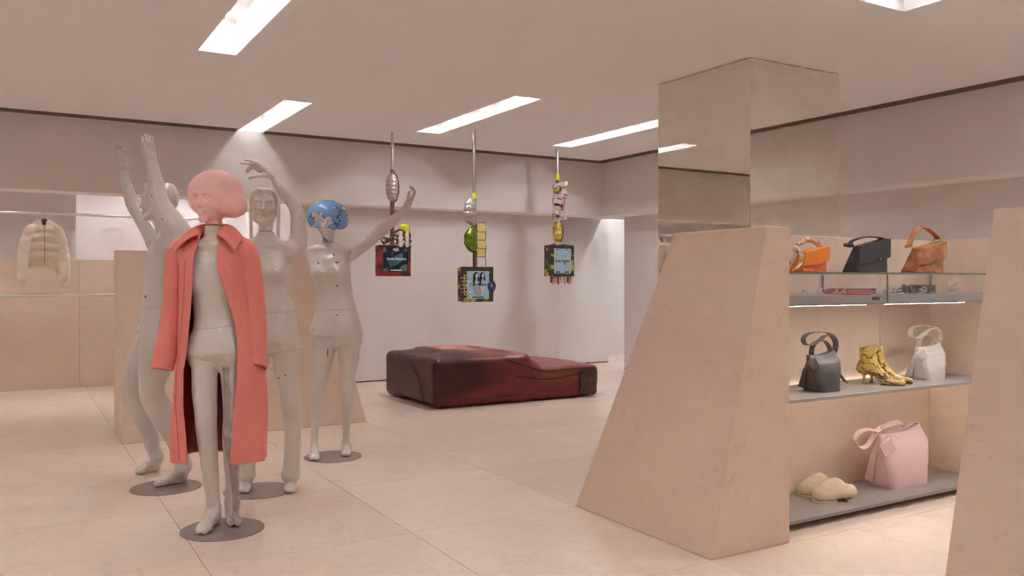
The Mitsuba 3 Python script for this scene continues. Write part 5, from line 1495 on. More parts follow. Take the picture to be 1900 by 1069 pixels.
def slant_bag(label, m, m2, x, w, hl, hr, db, dt, y=3.0, flap_w=0.024, z=ZT):
    """A wedge of a bag, its top slanting up to the right: front at y, db deep at the base, dt at the top."""
    k = thing('handbag', label, 'handbag')
    z = z + 0.0008
    f0, f1 = (x, y, z), (x + w, y, z)
    t0, t1 = (x + 0.022, y + 0.012, z + hl), (x + w + 0.012, y + 0.012, z + hr)
    b0, b1 = (x, y + db, z), (x + w, y + db, z)
    u0, u1 = (x + 0.022, y + 0.012 + dt, z + hl), (x + w + 0.012, y + 0.012 + dt, z + hr)
    body = chamfer_hull([f0, f1, t0, t1, b0, b1, u0, u1], 0.003)
    part(k, 'body', body, m2, smooth=40)
    lo_l, lo_r = 0.30, 0.44
    P = lambda s, q: np.array([x + 0.022 * q + s * (w + (0.012 - 0.022) * q), y + 0.012 * q, z + q * (hl + (hr - hl) * s)])
    n = np.array([0, -1.0, 0.06])
    pts = []
    for o in (0.0035, 0.012):
        for s, q in ((0.0, lo_l), (0.45, lo_l + 0.03), (1.06, lo_r), (1.06, 1.0), (0.0, 1.0)):
            pts.append(P(s, q) + n * o)
    part(k, 'flap', chamfer_hull(pts, 0.0015), m, smooth=40)
    part(k, 'piping', tube([P(0.0, 0.02) + n * 0.004, P(0.0, 0.5) + n * 0.005, P(0.0, 0.98) + n * 0.006], 0.0045, 8), m, smooth=True)
    top = chamfer_hull([P(0.02, 1.0) + (0, -0.006, -0.003), P(1.0, 1.0) + (0, -0.006, -0.003), np.array(u0) + (0.004, 0.004, 0), np.array(u1) + (-0.004, 0.004, 0), P(0.02, 1.0) + (0, -0.006, 0.004), P(1.0, 1.0) + (0, -0.006, 0.004), np.array(u0) + (0.004, 0.004, 0.005), np.array(u1) + (-0.004, 0.004, 0.005)], 0.0012)
    part(k, 'top_edge', top, m, smooth=40)
    side = chamfer_hull([np.array(f0) + (-0.003, 0.012, 0.008), np.array(b0) + (-0.003, -0.012, 0.008), np.array(t0) + (-0.004, 0.006, -0.012), np.array(u0) + (-0.004, -0.006, -0.012), np.array(f0) + (0.002, 0.012, 0.008), np.array(b0) + (0.002, -0.012, 0.008), np.array(t0) + (0.002, 0.006, -0.012), np.array(u0) + (0.002, -0.006, -0.012)], 0.0015)
    part(k, 'gusset', side, m, smooth=40)
    return k, P, n


def strap(path, width, th, wdir):
    """A flat strap along a path; wdir: the direction of its width, one or one per point."""
    p = np.asarray(path, float)
    w = np.broadcast_to(np.asarray(wdir, float), p.shape)
    w = w / np.linalg.norm(w, axis=1, keepdims=True)
    ww = np.broadcast_to(np.asarray(width, float), (len(p),))
    return sheet(np.stack([p + w * ww[:, None] * s for s in (-0.5, -0.17, 0.17, 0.5)], 1), th)


# black
k, P, n = slant_bag('black leather handbag with a slanting top, between the orange and the brown bag', 'bsdf_black_leather', 'bsdf_black_leather', 3.975, 0.262, 0.135, 0.187, 0.100, 0.036)
hp = spline([(3.970, 3.045, 1.478), (3.972, 3.044, 1.502), (4.005, 3.043, 1.520), (4.08, 3.040, 1.536), (4.16, 3.037, 1.540), (4.238, 3.035, 1.534)], 40)
part(k, 'handle', strap(hp, 0.026, 0.007, (0, 1, 0)), 'bsdf_black_leather', smooth=40)
part(k, 'handle_loop', roughen(trimesh.creation.capsule(0.05, 0.012, count=[16, 12]).apply_transform(trimesh.transformations.rotation_matrix(math.pi / 2, (0, 1, 0))).apply_translation((3.955, 3.040, 1.492)), 0.004, 50), 'bsdf_black_leather', smooth=True)
part(k, 'clasp', chamfer_hull([P(0.50, 0.35) + n * 0.014, P(0.80, 0.42) + n * 0.014, P(0.78, 0.55) + n * 0.014, P(0.50, 0.35) + n * 0.018, P(0.80, 0.42) + n * 0.018, P(0.78, 0.55) + n * 0.018], 0.001), 'bsdf_black_leather', smooth=40)
part(k + '__clasp', 'clasp_stud', icosphere(subdivisions=2, radius=0.004).apply_translation(P(0.66, 0.43) + n * 0.02), 'bsdf_steel', smooth=True)
# brown
k, P, n = slant_bag('worn tan suede handbag with an arched handle, right of the black one', 'bsdf_tan_leather', 'bsdf_tan_leather', 4.503, 0.262, 0.135, 0.184, 0.105, 0.036)
hp = spline([(4.500, 3.045, 1.500), (4.520, 3.044, 1.545), (4.575, 3.042, 1.600), (4.645, 3.040, 1.607), (4.72, 3.040, 1.577), (4.768, 3.039, 1.548)], 40)
part(k, 'handle', strap(hp, 0.034, 0.007, (0, 1, 0)), 'bsdf_tan_leather', smooth=40)
for (bx, bz, tl) in ((4.500, 1.493, 0.1), (4.772, 1.543, -0.5)):
    for s in (-1, 1):
        part(k + '__handle', 'buckle', box(-0.018, 0.018, -0.002, 0.002, -0.006, 0.006, 0.001).apply_transform(trimesh.transformations.rotation_matrix(tl, (0, 1, 0))).apply_translation((bx, 3.042 + s * 0.021, bz)), 'bsdf_brass', smooth=False, label='brass buckle')
    part(k + '__handle', 'buckle_bar', cylinder(radius=0.003, segment=[(bx - 0.006, 3.020, bz), (bx - 0.006, 3.064, bz)], sections=10), 'bsdf_brass', smooth=40)
part(k, 'clasp', chamfer_hull([P(0.34, 0.31) + n * 0.014, P(0.70, 0.40) + n * 0.014, P(0.68, 0.49) + n * 0.014, P(0.34, 0.31) + n * 0.018, P(0.70, 0.40) + n * 0.018, P(0.68, 0.49) + n * 0.018], 0.001), 'bsdf_green_brass', smooth=40, label='greenish brass clasp')
part(k + '__clasp', 'clasp_stud', icosphere(subdivisions=2, radius=0.006).apply_translation(P(0.63, 0.46) + n * 0.02), 'bsdf_green_brass', smooth=True)
# orange, with a scarf round its handle
k, P, n = slant_bag('small bright orange handbag with a patterned scarf wound round its handle', 'bsdf_orange_leather', 'bsdf_orange_pink', 3.536, 0.190, 0.100, 0.132, 0.098, 0.034)
hp = spline([(3.535, 3.045, 1.452), (3.560, 3.044, 1.486), (3.61, 3.042, 1.508), (3.665, 3.040, 1.508), (3.71, 3.039, 1.488), (3.728, 3.038, 1.462)], 40)
part(k, 'handle', tube(hp, 0.0085, 10), 'bsdf_orange_leather', smooth=True)
part(k, 'clasp', chamfer_hull([P(0.32, 0.31) + n * 0.014, P(0.74, 0.33) + n * 0.014, P(0.72, 0.46) + n * 0.014, P(0.32, 0.31) + n * 0.018, P(0.74, 0.33) + n * 0.018, P(0.72, 0.46) + n * 0.018], 0.001), 'bsdf_orange_leather', smooth=40)
part(k, 'base_trim', chamfer_hull([P(0, 0.02) + n * 0.003, P(0.42, 0.02) + n * 0.003, P(0.40, 0.15) + n * 0.003, P(0, 0.16) + n * 0.003, P(0, 0.02) + n * 0.007, P(0.42, 0.02) + n * 0.007, P(0.40, 0.15) + n * 0.007, P(0, 0.16) + n * 0.007], 0.001), 'bsdf_orange_leather', smooth=40)


def f_scarf(p, n, uv):
    a = fbm(p.x * 60, p.y * 60, p.z * 60, 2)
    c = mix((0.66, 0.50, 0.44), (0.50, 0.28, 0.13), smoothstep(0.42, 0.6, a))
    return mix(c, (0.16, 0.045, 0.04), smoothstep(0.66, 0.72, fbm(p.x * 45 + 9, p.y * 45, p.z * 45, 2)))


mat('scarf', f_scarf, rough=0.55, spec=0.3, sheen=0.4)
ksc = thing('scarf', 'brown and cream patterned scarf wound round the orange handbag handle', 'scarf')
ts = np.linspace(0, len(hp) - 1.001, 150)
cp = np.array([np.interp(ts, np.arange(len(hp)), hp[:, i]) for i in range(3)]).T
rad = 0.0125 + 0.0022 * np.abs(np.sin(ts * 0.75))
part(ksc, 'wrap', tube(cp, rad, 12), 'bsdf_scarf', smooth=40)
part(ksc, 'knot', roughen(icosphere(subdivisions=3, radius=0.019).apply_translation((3.532, 3.035, 1.458)), 0.006, 45), 'bsdf_scarf', smooth=True)
for path, w_ in ((spline([(3.530, 3.025, 1.458), (3.510, 3.03, 1.420), (3.490, 3.045, 1.385), (3.470, 3.060, 1.352)], 20), np.linspace(0.02, 0.045, 19)),
                 (spline([(3.538, 3.015, 1.456), (3.532, 3.0, 1.420), (3.514, 2.995, 1.382), (3.47, 2.99, 1.352)], 20), np.linspace(0.02, 0.042, 19))):
    path = path[:len(w_)] if len(path) > len(w_) else path
    part(ksc, 'tail', strap(path, np.interp(np.linspace(0, 1, len(path)), np.linspace(0, 1, len(w_)), w_), 0.0025, (0.8, -0.35, 0.35)), 'bsdf_scarf', smooth=40)

# ------------------------------------------------------------------ the knotted bags


def knot_bag(label, m, c, w, d, h, fold=0.62, pinch=1.0):
    """A soft leather bag: c is its front left bottom corner; knotted straps hold in both sides."""
    k = thing('handbag', label, 'handbag')
    x, y, z = c
    z += 0.0006
    secs = [(0.0, 0.012, 0.012, 0.0, 0.0), (0.003, 0.004, 0.004, 0.0, 0.0), (0.05, -0.010, -0.002, -0.002, 0.004), (0.28, -0.16, 0.0, -0.012, 0.05), (0.52, -0.27, -0.02, -0.015, 0.20), (0.72, -0.32, -0.02, 0.02, 0.38), (0.88, -0.33, 0.04, 0.14, 0.52), (1.0, -0.32, 0.13, 0.22, 0.56)]
    S_, n = [], 56
    tt = np.linspace(0, 2 * np.pi, n, endpoint=False)
    q = np.array(secs)
    zz = np.concatenate([[0, 0.003, 0.012, 0.03], np.linspace(0.06, 1, 34)])
    rows = []
    for s in zz:
        l, r_, f, b = (PchipInterpolator(q[:, 0], q[:, i])(s) for i in (1, 2, 3, 4))
        l, b = l * fold, b * (1 + (pinch - 1) * min(1.0, 3 * s) * (1 - s))
        x0_, x1_ = x + l * w, x + w - r_ * w
        y0_, y1_ = y + f * d, y + d - b * d
        e = 5.5
        ct, st = np.cos(tt), np.sin(tt)
        rd = (np.abs(ct) ** e + np.abs(st) ** e) ** (-1 / e)
        X = (x0_ + x1_) / 2 + (x1_ - x0_) / 2 * ct * rd
        Y = (y0_ + y1_) / 2 + (y1_ - y0_) / 2 * st * rd
        u = (X - x0_) / (x1_ - x0_)
        zt = z + h * s + h * s ** 4 * (0.10 * (u - 0.45) ** 2 * 4 * (u > 0.45) + 0.02 * (u - 0.45) ** 2 * 4 * (u <= 0.45) - 0.02)
        # the front billows a little; the left side folds in
        Y = Y - 0.03 * d * np.sin(np.pi * np.clip(s * 1.2, 0, 1)) * np.exp(-((u - 0.6) / 0.3) ** 2) * (st < 0)
        side = (u < 0.04)
        X = X + 0.0 * side
        rows.append(np.stack([X, Y, zt], -1))
    P = np.array(rows).transpose(1, 0, 2)
    part(k, 'body', sheet(P, 0.004, closed_u=True), m, smooth=40)
    base = prism(sbox(x + 0.05 * w, y + 0.05 * d, x + w * 0.95, y + d * 0.95), 0.004, frame((0, 0, z + 0.001), (1, 0, 0), (0, 1, 0), (0, 0, 1)))
    part(k, 'base', base, m, smooth=False)
    # square folded tab and hanging tails of the knot, left and right
    L = lambda u, v_, t: np.array([x - 0.24 * w * fold / 0.62 + u * w, y + v_ * d, z + t * h])
    tab = chamfer_hull([L(-0.06, 0.16, 0.82), L(0.10, -0.03, 0.93), L(0.20, -0.10, 0.73), L(0.02, 0.06, 0.61), L(-0.04, 0.24, 0.83), L(0.12, 0.05, 0.94), L(0.22, -0.02, 0.74), L(0.04, 0.14, 0.62)], 0.002)
    part(k, 'knot', tab, m, smooth=40)
    XG = lambda t: x + fold * w * PchipInterpolator(q[:, 0], q[:, 1])(t)
    ye = lambda t: (y + PchipInterpolator(q[:, 0], q[:, 3])(t) * d, y + d - PchipInterpolator(q[:, 0], q[:, 4])(t) * d * (1 + (pinch - 1) * min(1.0, 3 * t) * (1 - t)))

    def G(v_, t, out):
        a_, b_ = ye(t)
        return np.array([XG(t) - out, a_ + v_ * (b_ - a_), z + t * h])
    for wedge, o in (([(0.55, 0.66), (0.80, 0.64), (1.02, 0.10), (0.72, 0.07)], 0.010), ([(0.20, 0.66), (0.52, 0.66), (0.66, 0.05), (0.10, 0.06)], 0.004)):
        pts = []
        for (v_, t) in wedge:
            flare = 0.05 * w * (0.66 - t) if o > 0.005 else 0.02 * w * (0.66 - t)
            pts += [G(v_, t, o + flare), G(v_, t, o + flare + 0.003)]
        part(k, 'tail', chamfer_hull(pts, 0.0006), m, smooth=40)
    R_ = lambda u, v_, t: np.array([x + w + u * w, y + v_ * d, z + t * h])
    R2 = lambda u, v_, t: np.array([x + w + u, y + v_ * d, z + t * h])
    p = spline([R2(-0.012, 0.45, 0.70), R2(0.03, 0.46, 0.55), R2(0.075, 0.48, 0.38), R2(0.120, 0.50, 0.17)], 18)
    part(k, 'tail', strap(p, np.linspace(0.12, 0.42, len(p)) * h * 0.8, 0.003, (0.45, 0.85, 0.12)), m, smooth=40)
    return k, L, R_


def handle(k, path, m, width=0.03, wdir=(0.12, 1.0, 0.0), th=0.0035, n=70):
    part(k, 'handle', strap(spline(path, n), width, th, wdir), m, smooth=50)


mat('charcoal_leather', lambda p, n, uv: mix((0.075, 0.068, 0.066), (0.092, 0.084, 0.082), fbm(p.x * 25, p.y * 25, p.z * 25)), rough=0.42, spec=0.45)
mat('white_leather', lambda p, n, uv: mix((0.60, 0.575, 0.54), (0.66, 0.635, 0.60), fbm(p.x * 25, p.y * 25, p.z * 25)), rough=0.45, spec=0.45)
mat('pink_leather', lambda p, n, uv: mix((0.70, 0.475, 0.49), (0.74, 0.52, 0.535), fbm(p.x * 20, p.y * 20, p.z * 20)), rough=0.45, spec=0.45)
k, L, R_ = knot_bag('charcoal leather bag with knotted sides and looped handles, left on the middle shelf', 'bsdf_charcoal_leather', (3.754, 3.044, 0.690), 0.152, 0.148, 0.205, 1.35, 1.9)
A = lambda *pts, y=3.11: [(a, y + o, b) for a, b, o in pts]
handle(k, A((3.768, 0.84, 0.01), (3.738, 0.895, 0.0), (3.750, 0.945, -0.004), (3.815, 0.968, 0.0), (3.872, 0.948, 0.006), (3.905, 0.905, 0.01), (3.91, 0.87, 0.01)), 'bsdf_charcoal_leather', 0.036)
handle(k, A((3.945, 0.88, 0.02), (3.962, 0.935, 0.018), (3.945, 0.975, 0.016), (3.90, 1.000, 0.014), (3.82, 1.012, 0.012), (3.73, 1.008, 0.010), (3.685, 0.985, 0.008), (3.690, 0.952, 0.004), (3.730, 0.945, 0.0), (3.79, 0.966, -0.004), (3.85, 0.992, 0.0), (3.91, 0.985, 0.004), (3.945, 0.945, 0.008), (3.94, 0.915, 0.01)), 'bsdf_charcoal_leather', 0.036)
k, L, R_ = knot_bag('white leather bag with knotted sides and looped handles, right of the boots', 'bsdf_white_leather', (4.769, 3.090, 0.690), 0.172, 0.145, 0.205, 1.2, 1.9)
handle(k, A((4.785, 0.84, 0.01), (4.748, 0.895, 0.0), (4.752, 0.945, -0.004), (4.825, 0.968, 0.0), (4.89, 0.945, 0.006), (4.925, 0.90, 0.01), (4.93, 0.87, 0.01), y=3.15), 'bsdf_white_leather', 0.036)
handle(k, A((4.955, 0.88, 0.02), (4.985, 0.925, 0.018), (4.982, 0.965, 0.016), (4.94, 1.000, 0.014), (4.85, 1.015, 0.012), (4.745, 1.018, 0.010), (4.685, 0.995, 0.008), (4.682, 0.955, 0.004), (4.735, 0.945, 0.0), (4.80, 0.972, -0.004), (4.87, 1.000, 0.0), (4.94, 0.990, 0.004), (4.975, 0.945, 0.008), (4.96, 0.915, 0.01), y=3.15), 'bsdf_white_leather', 0.036)
k, L, R_ = knot_bag('large pale pink leather bag with knotted sides on the bottom shelf', 'bsdf_pink_leather', (4.484, 3.125, 0.055), 0.345, 0.185, 0.335)
handle(k, [(4.47, 3.19, 0.36), (4.445, 3.20, 0.392), (4.36, 3.22, 0.412), (4.285, 3.225, 0.398), (4.252, 3.225, 0.355), (4.290, 3.22, 0.312), (4.35, 3.215, 0.318), (4.395, 3.21, 0.365), (4.43, 3.205, 0.400), (4.485, 3.215, 0.398), (4.53, 3.22, 0.350)], 'bsdf_pink_leather', 0.04, (0.35, 0.9, 0.25))
handle(k, [(4.46, 3.25, 0.37), (4.53, 3.255, 0.398), (4.62, 3.26, 0.412), (4.71, 3.262, 0.418), (4.765, 3.262, 0.400), (4.79, 3.258, 0.345)], 'bsdf_pink_leather', 0.036, (0.0, 0.8, 0.6))

# ------------------------------------------------------------------ the yellow snake-patterned boots


def f_snake(p, n, uv):
    x, z = p.x * 40 + p.y * 34, p.z * 30
    wob = 1.1 * fbm(p.x * 45, p.y * 45, p.z * 30, 2)
    f1, f2, r = voronoi(x * 1.0 + wob, z * 0.55 + wob)
    e = f2 - f1
    c = mix((0.44, 0.265, 0.045), (0.60, 0.42, 0.13), fbm(p.x * 35, p.y * 35, p.z * 35, 2))
    c = mix(c, (0.56, 0.46, 0.26), 0.6 * smoothstep(0.62, 0.9, r))
    on = smoothstep(0.16, 0.05, e + 0.22 * (noise(p.x * 150, p.y * 150, p.z * 150) - 0.5)) * smoothstep(0.34, 0.5, noise(p.x * 22 + 3, p.y * 22, p.z * 14) + 0.1)
    c = mix(c, (0.20, 0.11, 0.03), 0.5 * smoothstep(0.62, 0.72, noise(p.x * 120, p.y * 120, p.z * 120)))
    return mix(c, (0.05, 0.026, 0.014), 0.93 * on)


mat('snake', f_snake, rough=0.38, spec=0.5)
mat('sole', (0.03, 0.02, 0.015), rough=0.5)


def boot(label, heel, toe, z0=0.690, L=0.235):
    k = thing('boot', label, 'boot', group='yellow snakeskin ankle boots')
    heel, toe = np.array([*heel, 0.0]), np.array([*toe, 0.0])
    e = (toe - heel) / np.linalg.norm(toe - heel)
    s = np.array([-e[1], e[0], 0])
    B = lambda a, b, c, r: (*(heel + e * a + s * b + np.array([0, 0, z0 + c])), r)
    lo = np.min([heel, toe], 0) + [-0.1, -0.1, z0]
    hi = np.max([heel, toe], 0) + [0.1, 0.1, z0 + 0.27]
    S = Solid(lo, hi, 0.0032)
    S.chain([B(-0.004, 0, 0.092, 0.036), B(0.030, 0, 0.098, 0.040), B(0.075, 0, 0.070, 0.034), B(0.125, 0, 0.034, 0.029), B(0.165, 0, 0.024, 0.023), B(L - 0.026, 0, 0.019, 0.0165)], k=0.0, inner=0.02)
    for q in (-1, 1):
        S.chain([B(0.12, q * 0.014, 0.022, 0.021), B(0.160, q * 0.016, 0.019, 0.018), B(L - 0.024, q * 0.008, 0.014, 0.012)], k=0.012)
    S.chain([B(0.020, 0, 0.10, 0.045), B(0.024, 0, 0.15, 0.044), B(0.022, 0, 0.262, 0.048)], k=0.02, flat=s, ratio=0.88)
    S.chain([B(0.050, 0, 0.11, 0.030), B(0.040, 0, 0.15, 0.026)], k=0.03)
    # sole line: flat under the ball, rising to the heel
    g = S.points() - heel
    along, up = g @ e, g[..., 2] - z0
    sole = np.interp(along, [-0.05, 0.0, 0.05, 0.10, 0.135, 0.3], [0.066, 0.064, 0.050, 0.020, 0.0035, 0.0035])
    S.D = np.maximum(S.D, ((sole - up) * 0.85).astype(np.float32))
    S.D = np.maximum(S.D, (up - 0.216).astype(np.float32))
    S.D = np.maximum(S.D, -np.maximum(np.sqrt(((along - 0.022) / 0.040) ** 2 + ((g @ s) / 0.034) ** 2) * 0.034 - 0.034, 0.192 - up).astype(np.float32))
    part(k, 'upper', S.mesh(3), 'bsdf_snake', smooth=True)
    pr = [(0.0, 0.0), (0.0135, 0.0), (0.0115, 0.012), (0.007, 0.030), (0.010, 0.048), (0.020, 0.064), (0.0, 0.066)]
    hm = revolve(np.array(pr), sections=20)
    hm.apply_translation(heel + e * 0.004 + np.array([0, 0, z0 + 0.0006]))
    part(k, 'heel', hm, 'bsdf_snake', smooth=40)
    tt = np.linspace(0.095, L - 0.012, 20)
    wid = np.interp(tt, [0.095, 0.14, 0.18, L - 0.012], [0.012, 0.027, 0.025, 0.010])
    poly = Polygon([(a, w_) for a, w_ in zip(tt, wid)] + [(a, -w_) for a, w_ in zip(tt[::-1], wid[::-1])])
    part(k, 'sole', prism(poly, 0.0035, frame(heel + np.array([0, 0, z0 + 0.0006]), e, s, (0, 0, 1))), 'bsdf_sole', smooth=False)
    return k


boot('yellow snakeskin ankle boot with a low heel, the nearer and left one of the pair', (4.302, 3.205), (4.395, 3.02))
boot('yellow snakeskin ankle boot with a low heel, half hidden behind the other', (4.398, 3.225), (4.51, 3.05))

# ------------------------------------------------------------------ the cream clogs
mat('clog', lambda p, n, uv: mix((0.56, 0.45, 0.33), (0.68, 0.57, 0.44), fbm(p.x * 40, p.y * 40, p.z * 40, 3)), rough=0.8, spec=0.2, sheen=0.4, bump=lambda p, n, uv: 0.0012 * noise(p.x * 160, p.y * 160, p.z * 160))
mat('stud', (0.10, 0.065, 0.04), rough=0.35, metallic=0.7)
mat('clog_sole', (0.60, 0.49, 0.36), rough=0.7)


def clog(label, toe, heel, z0=0.055):
    k = thing('clog', label, 'clog', group='cream studded clogs')
    toe, heel = np.array([*toe, 0.0]), np.array([*heel, 0.0])
    e = (toe - heel) / np.linalg.norm(toe - heel)
    L = np.linalg.norm(toe - heel)
    s = np.array([-e[1], e[0], 0])
    B = lambda a, b, c, r: (*(heel + e * a * L + s * b + np.array([0, 0, z0 + c])), r)
    S = Solid(np.min([heel, toe], 0) + [-0.1, -0.1, z0 - 0.01], np.max([heel, toe], 0) + [0.1, 0.1, z0 + 0.17], 0.0042)
    S.chain([B(0.86, 0, 0.034, 0.036), B(0.72, 0, 0.050, 0.046), B(0.52, 0, 0.074, 0.046), B(0.40, 0, 0.088, 0.040)], k=0.0, inner=0.02)
    for q in (-1, 1):
        S.chain([B(0.84, q * 0.016, 0.030, 0.031), B(0.62, q * 0.020, 0.036, 0.036), B(0.42, q * 0.020, 0.055, 0.036), B(0.22, q * 0.018, 0.052, 0.034), B(0.08, q * 0.012, 0.052, 0.033)], k=0.02)
    S.chain([B(0.40, 0, 0.082, 0.038), B(0.24, 0, 0.068, 0.036), B(0.08, 0, 0.052, 0.034)], k=0.02)
    g = S.points() - heel
    along, up, w = (g @ e) / L, g[..., 2] - z0, g @ s
    sole = np.interp(along, [-0.3, 0.20, 0.26, 0.44, 0.52, 0.9, 1.1], [0.006, 0.006, 0.018, 0.018, 0.006, 0.006, 0.014])
    S.D = np.maximum(S.D, (sole - up).astype(np.float32))
    inner_ = np.maximum(np.sqrt(((along - 0.20) / 0.17) ** 2 + (w / 0.022) ** 2) * 0.03 - 0.03, 0.078 + 0.11 * (along - 0.12) - up)
    S.D = np.maximum(S.D, -inner_.astype(np.float32))
    body = S.mesh(3)
    part(k, 'upper', body, 'bsdf_clog', smooth=True)
    for a0, a1 in ((0.50, 1.02), (-0.04, 0.21)):
        tt = np.linspace(a0, a1, 14)
        wid = np.interp(tt, [-0.04, 0.0, 0.1, 0.21, 0.5, 0.75, 0.95, 1.02], [0.012, 0.030, 0.038, 0.036, 0.048, 0.052, 0.036, 0.010])
        poly = Polygon([(a * L, w_) for a, w_ in zip(tt, wid)] + [(a * L, -w_) for a, w_ in zip(tt[::-1], wid[::-1])])
        part(k, 'sole', prism(poly, 0.010, frame(heel + np.array([0, 0, z0 + 0.0006]), e, s, (0, 0, 1))), 'bsdf_clog_sole', smooth=False)
    v = np.asarray(body.vertices)
    for q in (-1, 1):
        for a in (0.04, 0.16, 0.52, 0.64, 0.76, 0.88, 0.98):
            o = heel + e * a * L + s * q * 0.15 + np.array([0, 0, z0 + 0.017])
            r_ = v - o
            near = np.argmin(np.linalg.norm(np.cross(r_, s), axis=1) * 3 + np.linalg.norm(r_, axis=1))
            m = icosphere(subdivisions=1, radius=0.0032).apply_translation(v[near])
            part(k, 'stud', m, 'bsdf_stud', smooth=True, label='small dark stud' if a == 0.04 and q < 0 else None)
    return k


clog('cream shearling clog with dark studs, the nearer one', (3.868, 3.205), (4.085, 3.115))
clog('cream shearling clog with dark studs, half hidden behind the nearer one', (3.905, 3.335), (4.09, 3.235))

# ------------------------------------------------------------------ small things in the glass case
mat('silver', (0.78, 0.77, 0.75), rough=0.15, metallic=1.0)
mat('gold', (0.75, 0.47, 0.16), rough=0.2, metallic=1.0)
mat('coral_leather', (0.62, 0.17, 0.15), rough=0.5)
mat('mauve_leather', (0.36, 0.12, 0.16), rough=0.45)
mat('slate', (0.055, 0.055, 0.06), rough=0.45)
TZ = 1.2190
r3 = np.random.default_rng(11)


def ring_at(x, y, m, label, group, R=0.0105, r=0.0024, tilt=0.0, gem=None):
    k = thing('ring', label, 'ring', group=group)
    t = trimesh.creation.torus(R, r, major_sections=24, minor_sections=10)
    if tilt:
        t.apply_transform(trimesh.transformations.rotation_matrix(tilt, (1, 0.3, 0)))
    t.apply_translation((x, y, TZ - t.bounds[0][2] + 0.0004))
    part(k, 'band', t, m, smooth=True)
    if gem:
        part(k, 'stone', icosphere(subdivisions=2, radius=gem).apply_translation((x, y - R * (1 if not tilt else 0.3), t.bounds[1][2] + gem * 0.5)), m, smooth=True)


for i, xx in enumerate((3.40, 3.47, 3.545, 3.59, 3.635, 3.69, 3.73, 3.765, 3.80)):
    ring_at(xx, 3.02 + 0.05 * (i % 3), 'bsdf_silver', ('first', 'second', 'third', 'fourth', 'fifth', 'sixth', 'seventh', 'eighth', 'ninth')[i] + ' little silver ring from the left inside the glass case', 'silver rings in the glass case', R=0.010 + 0.002 * (i % 2), r=0.0022 + 0.0012 * r3.random(), tilt=(0, 1.35, 0.8)[i % 3], gem=0.005 if i % 2 else None)
for i, xx in enumerate((3.848, 3.868, 3.905, 3.925)):
    ring_at(xx, 3.03 + 0.04 * (i % 2), 'bsdf_gold', ('first', 'second', 'third', 'fourth')[i] + ' golden ring from the left, beside the coral wallet', 'golden rings in the glass case', R=0.0115, r=0.0034, tilt=(1.2, 0.0)[i % 2], gem=0.006)
k = thing('wallet', 'coral leather wallet with a tab in the glass case', 'wallet')
part(k, 'body', box(3.965, 4.14, 3.03, 3.12, TZ + 0.0003, TZ + 0.016, 0.004), 'bsdf_coral_leather', smooth=40)
part(k, 'flap', box(3.963, 4.135, 3.026, 3.10, TZ + 0.0165, TZ + 0.023, 0.003), 'bsdf_coral_leather', smooth=40)
part(k, 'stud', icosphere(subdivisions=2, radius=0.005).apply_translation((4.10, 3.027, TZ + 0.016)), 'bsdf_mauve_leather', smooth=True)
k = thing('wallet', 'flat mauve leather wallet right of the coral one', 'wallet')
part(k, 'body', box(4.03, 4.36, 3.16, 3.27, TZ + 0.0003, TZ + 0.026, 0.005), 'bsdf_mauve_leather', smooth=40)
part(k, 'flap', box(4.03, 4.36, 3.155, 3.24, TZ + 0.0265, TZ + 0.031, 0.002), 'bsdf_mauve_leather', smooth=40)
k = thing('bracelet', 'coiled silver bracelet behind the glass joint', 'bracelet')
for i in range(4):
    t = trimesh.creation.torus(0.034, 0.0045, major_sections=40, minor_sections=10)
    t.apply_transform(trimesh.transformations.rotation_matrix(0.35 * (i - 1.5), (1, 0.5, 0)))
    t.apply_translation((4.345 + 0.016 * i, 3.06 + 0.012 * i, 0))
    t.apply_translation((0, 0, TZ + 0.0004 - t.bounds[0][2] + 0.004 * i))
    part(k, 'coil', t, 'bsdf_silver', smooth=True)
k = thing('sunglasses', 'dark sunglasses lying folded in the glass case', 'sunglasses')
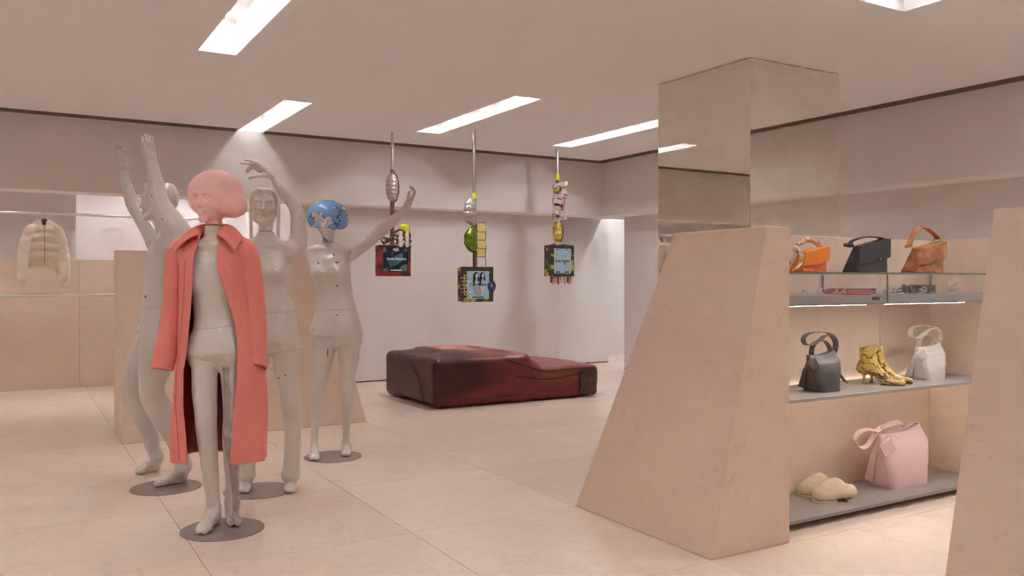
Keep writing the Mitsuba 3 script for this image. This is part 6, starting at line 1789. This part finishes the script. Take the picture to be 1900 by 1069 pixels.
for s in (-1, 1):
    t = trimesh.creation.torus(0.026, 0.0035, major_sections=30, minor_sections=8).apply_transform(trimesh.transformations.rotation_matrix(1.25, (1, 0, 0)))
    t.apply_translation((4.50 + s * 0.034, 3.05, 0))
    t.apply_translation((0, 0, TZ + 0.0004 - t.bounds[0][2]))
    part(k, 'rim', t, 'bsdf_slate', smooth=True)
    part(k, 'lens', cylinder(radius=0.0255, height=0.002, sections=30).apply_transform(trimesh.transformations.rotation_matrix(1.25, (1, 0, 0))).apply_translation((4.50 + s * 0.034, 3.05, (t.bounds[0][2] + t.bounds[1][2]) / 2)), 'bsdf_black', smooth=40)
    part(k, 'temple', tube([(4.50 + s * 0.060, 3.055, TZ + 0.03), (4.50 + s * 0.05, 3.12, TZ + 0.012), (4.50 - s * 0.02, 3.14, TZ + 0.0045)], 0.003, 8), 'bsdf_slate', smooth=True)
part(k, 'bridge', tube([(4.488, 3.05, TZ + 0.033), (4.50, 3.048, TZ + 0.037), (4.512, 3.05, TZ + 0.033)], 0.003, 8), 'bsdf_slate', smooth=True)
k = thing('earring', 'knotted silver earring between the sunglasses and the belt', 'earring')
for i in range(3):
    t = trimesh.creation.torus(0.017, 0.0042, major_sections=26, minor_sections=9).apply_transform(trimesh.transformations.rotation_matrix(0.7 * i, (0.4, 1, 0))).apply_translation((4.60 + 0.018 * i, 3.04, 0))
    t.apply_translation((0, 0, TZ + 0.0004 - t.bounds[0][2]))
    part(k, 'loop', t, 'bsdf_silver', smooth=True)
k = thing('belt', 'coiled black belt with a square silver buckle standing up', 'belt')
th = np.linspace(0, 2 * math.pi * 2.6, 110)
coil = np.stack([4.80 + (0.03 + 0.0085 * th / math.pi) * np.cos(th) * 1.5, 3.16 + (0.03 + 0.0085 * th / math.pi) * np.sin(th), np.full_like(th, TZ + 0.0245)], -1)
part(k, 'strap', strap(coil, 0.047, 0.0035, (0, 0, 1)), 'bsdf_slate', smooth=60)
fr = sbox(-0.036, -0.03, 0.036, 0.03).difference(sbox(-0.025, -0.019, 0.025, 0.019))
part(k, 'buckle', prism(fr, 0.008, frame((4.945, 3.05, TZ + 0.0445), (0.75, -0.53, 0.40), (-0.45, 0.05, 0.89), (-0.49, -0.85, -0.2))), 'bsdf_silver', smooth=False, label='square silver buckle')
part(k, 'buckle_prong', tube([(4.925, 3.058, TZ + 0.034), (4.968, 3.03, TZ + 0.056)], 0.004, 8), 'bsdf_silver', smooth=True)
k = thing('bangle', 'thin silver bangle lying in front of the black belt', 'bangle')
t = trimesh.creation.torus(0.030, 0.0028, major_sections=44, minor_sections=9).apply_translation((4.72, 3.02, TZ + 0.0032))
part(k, '', t, 'bsdf_silver', smooth=True)
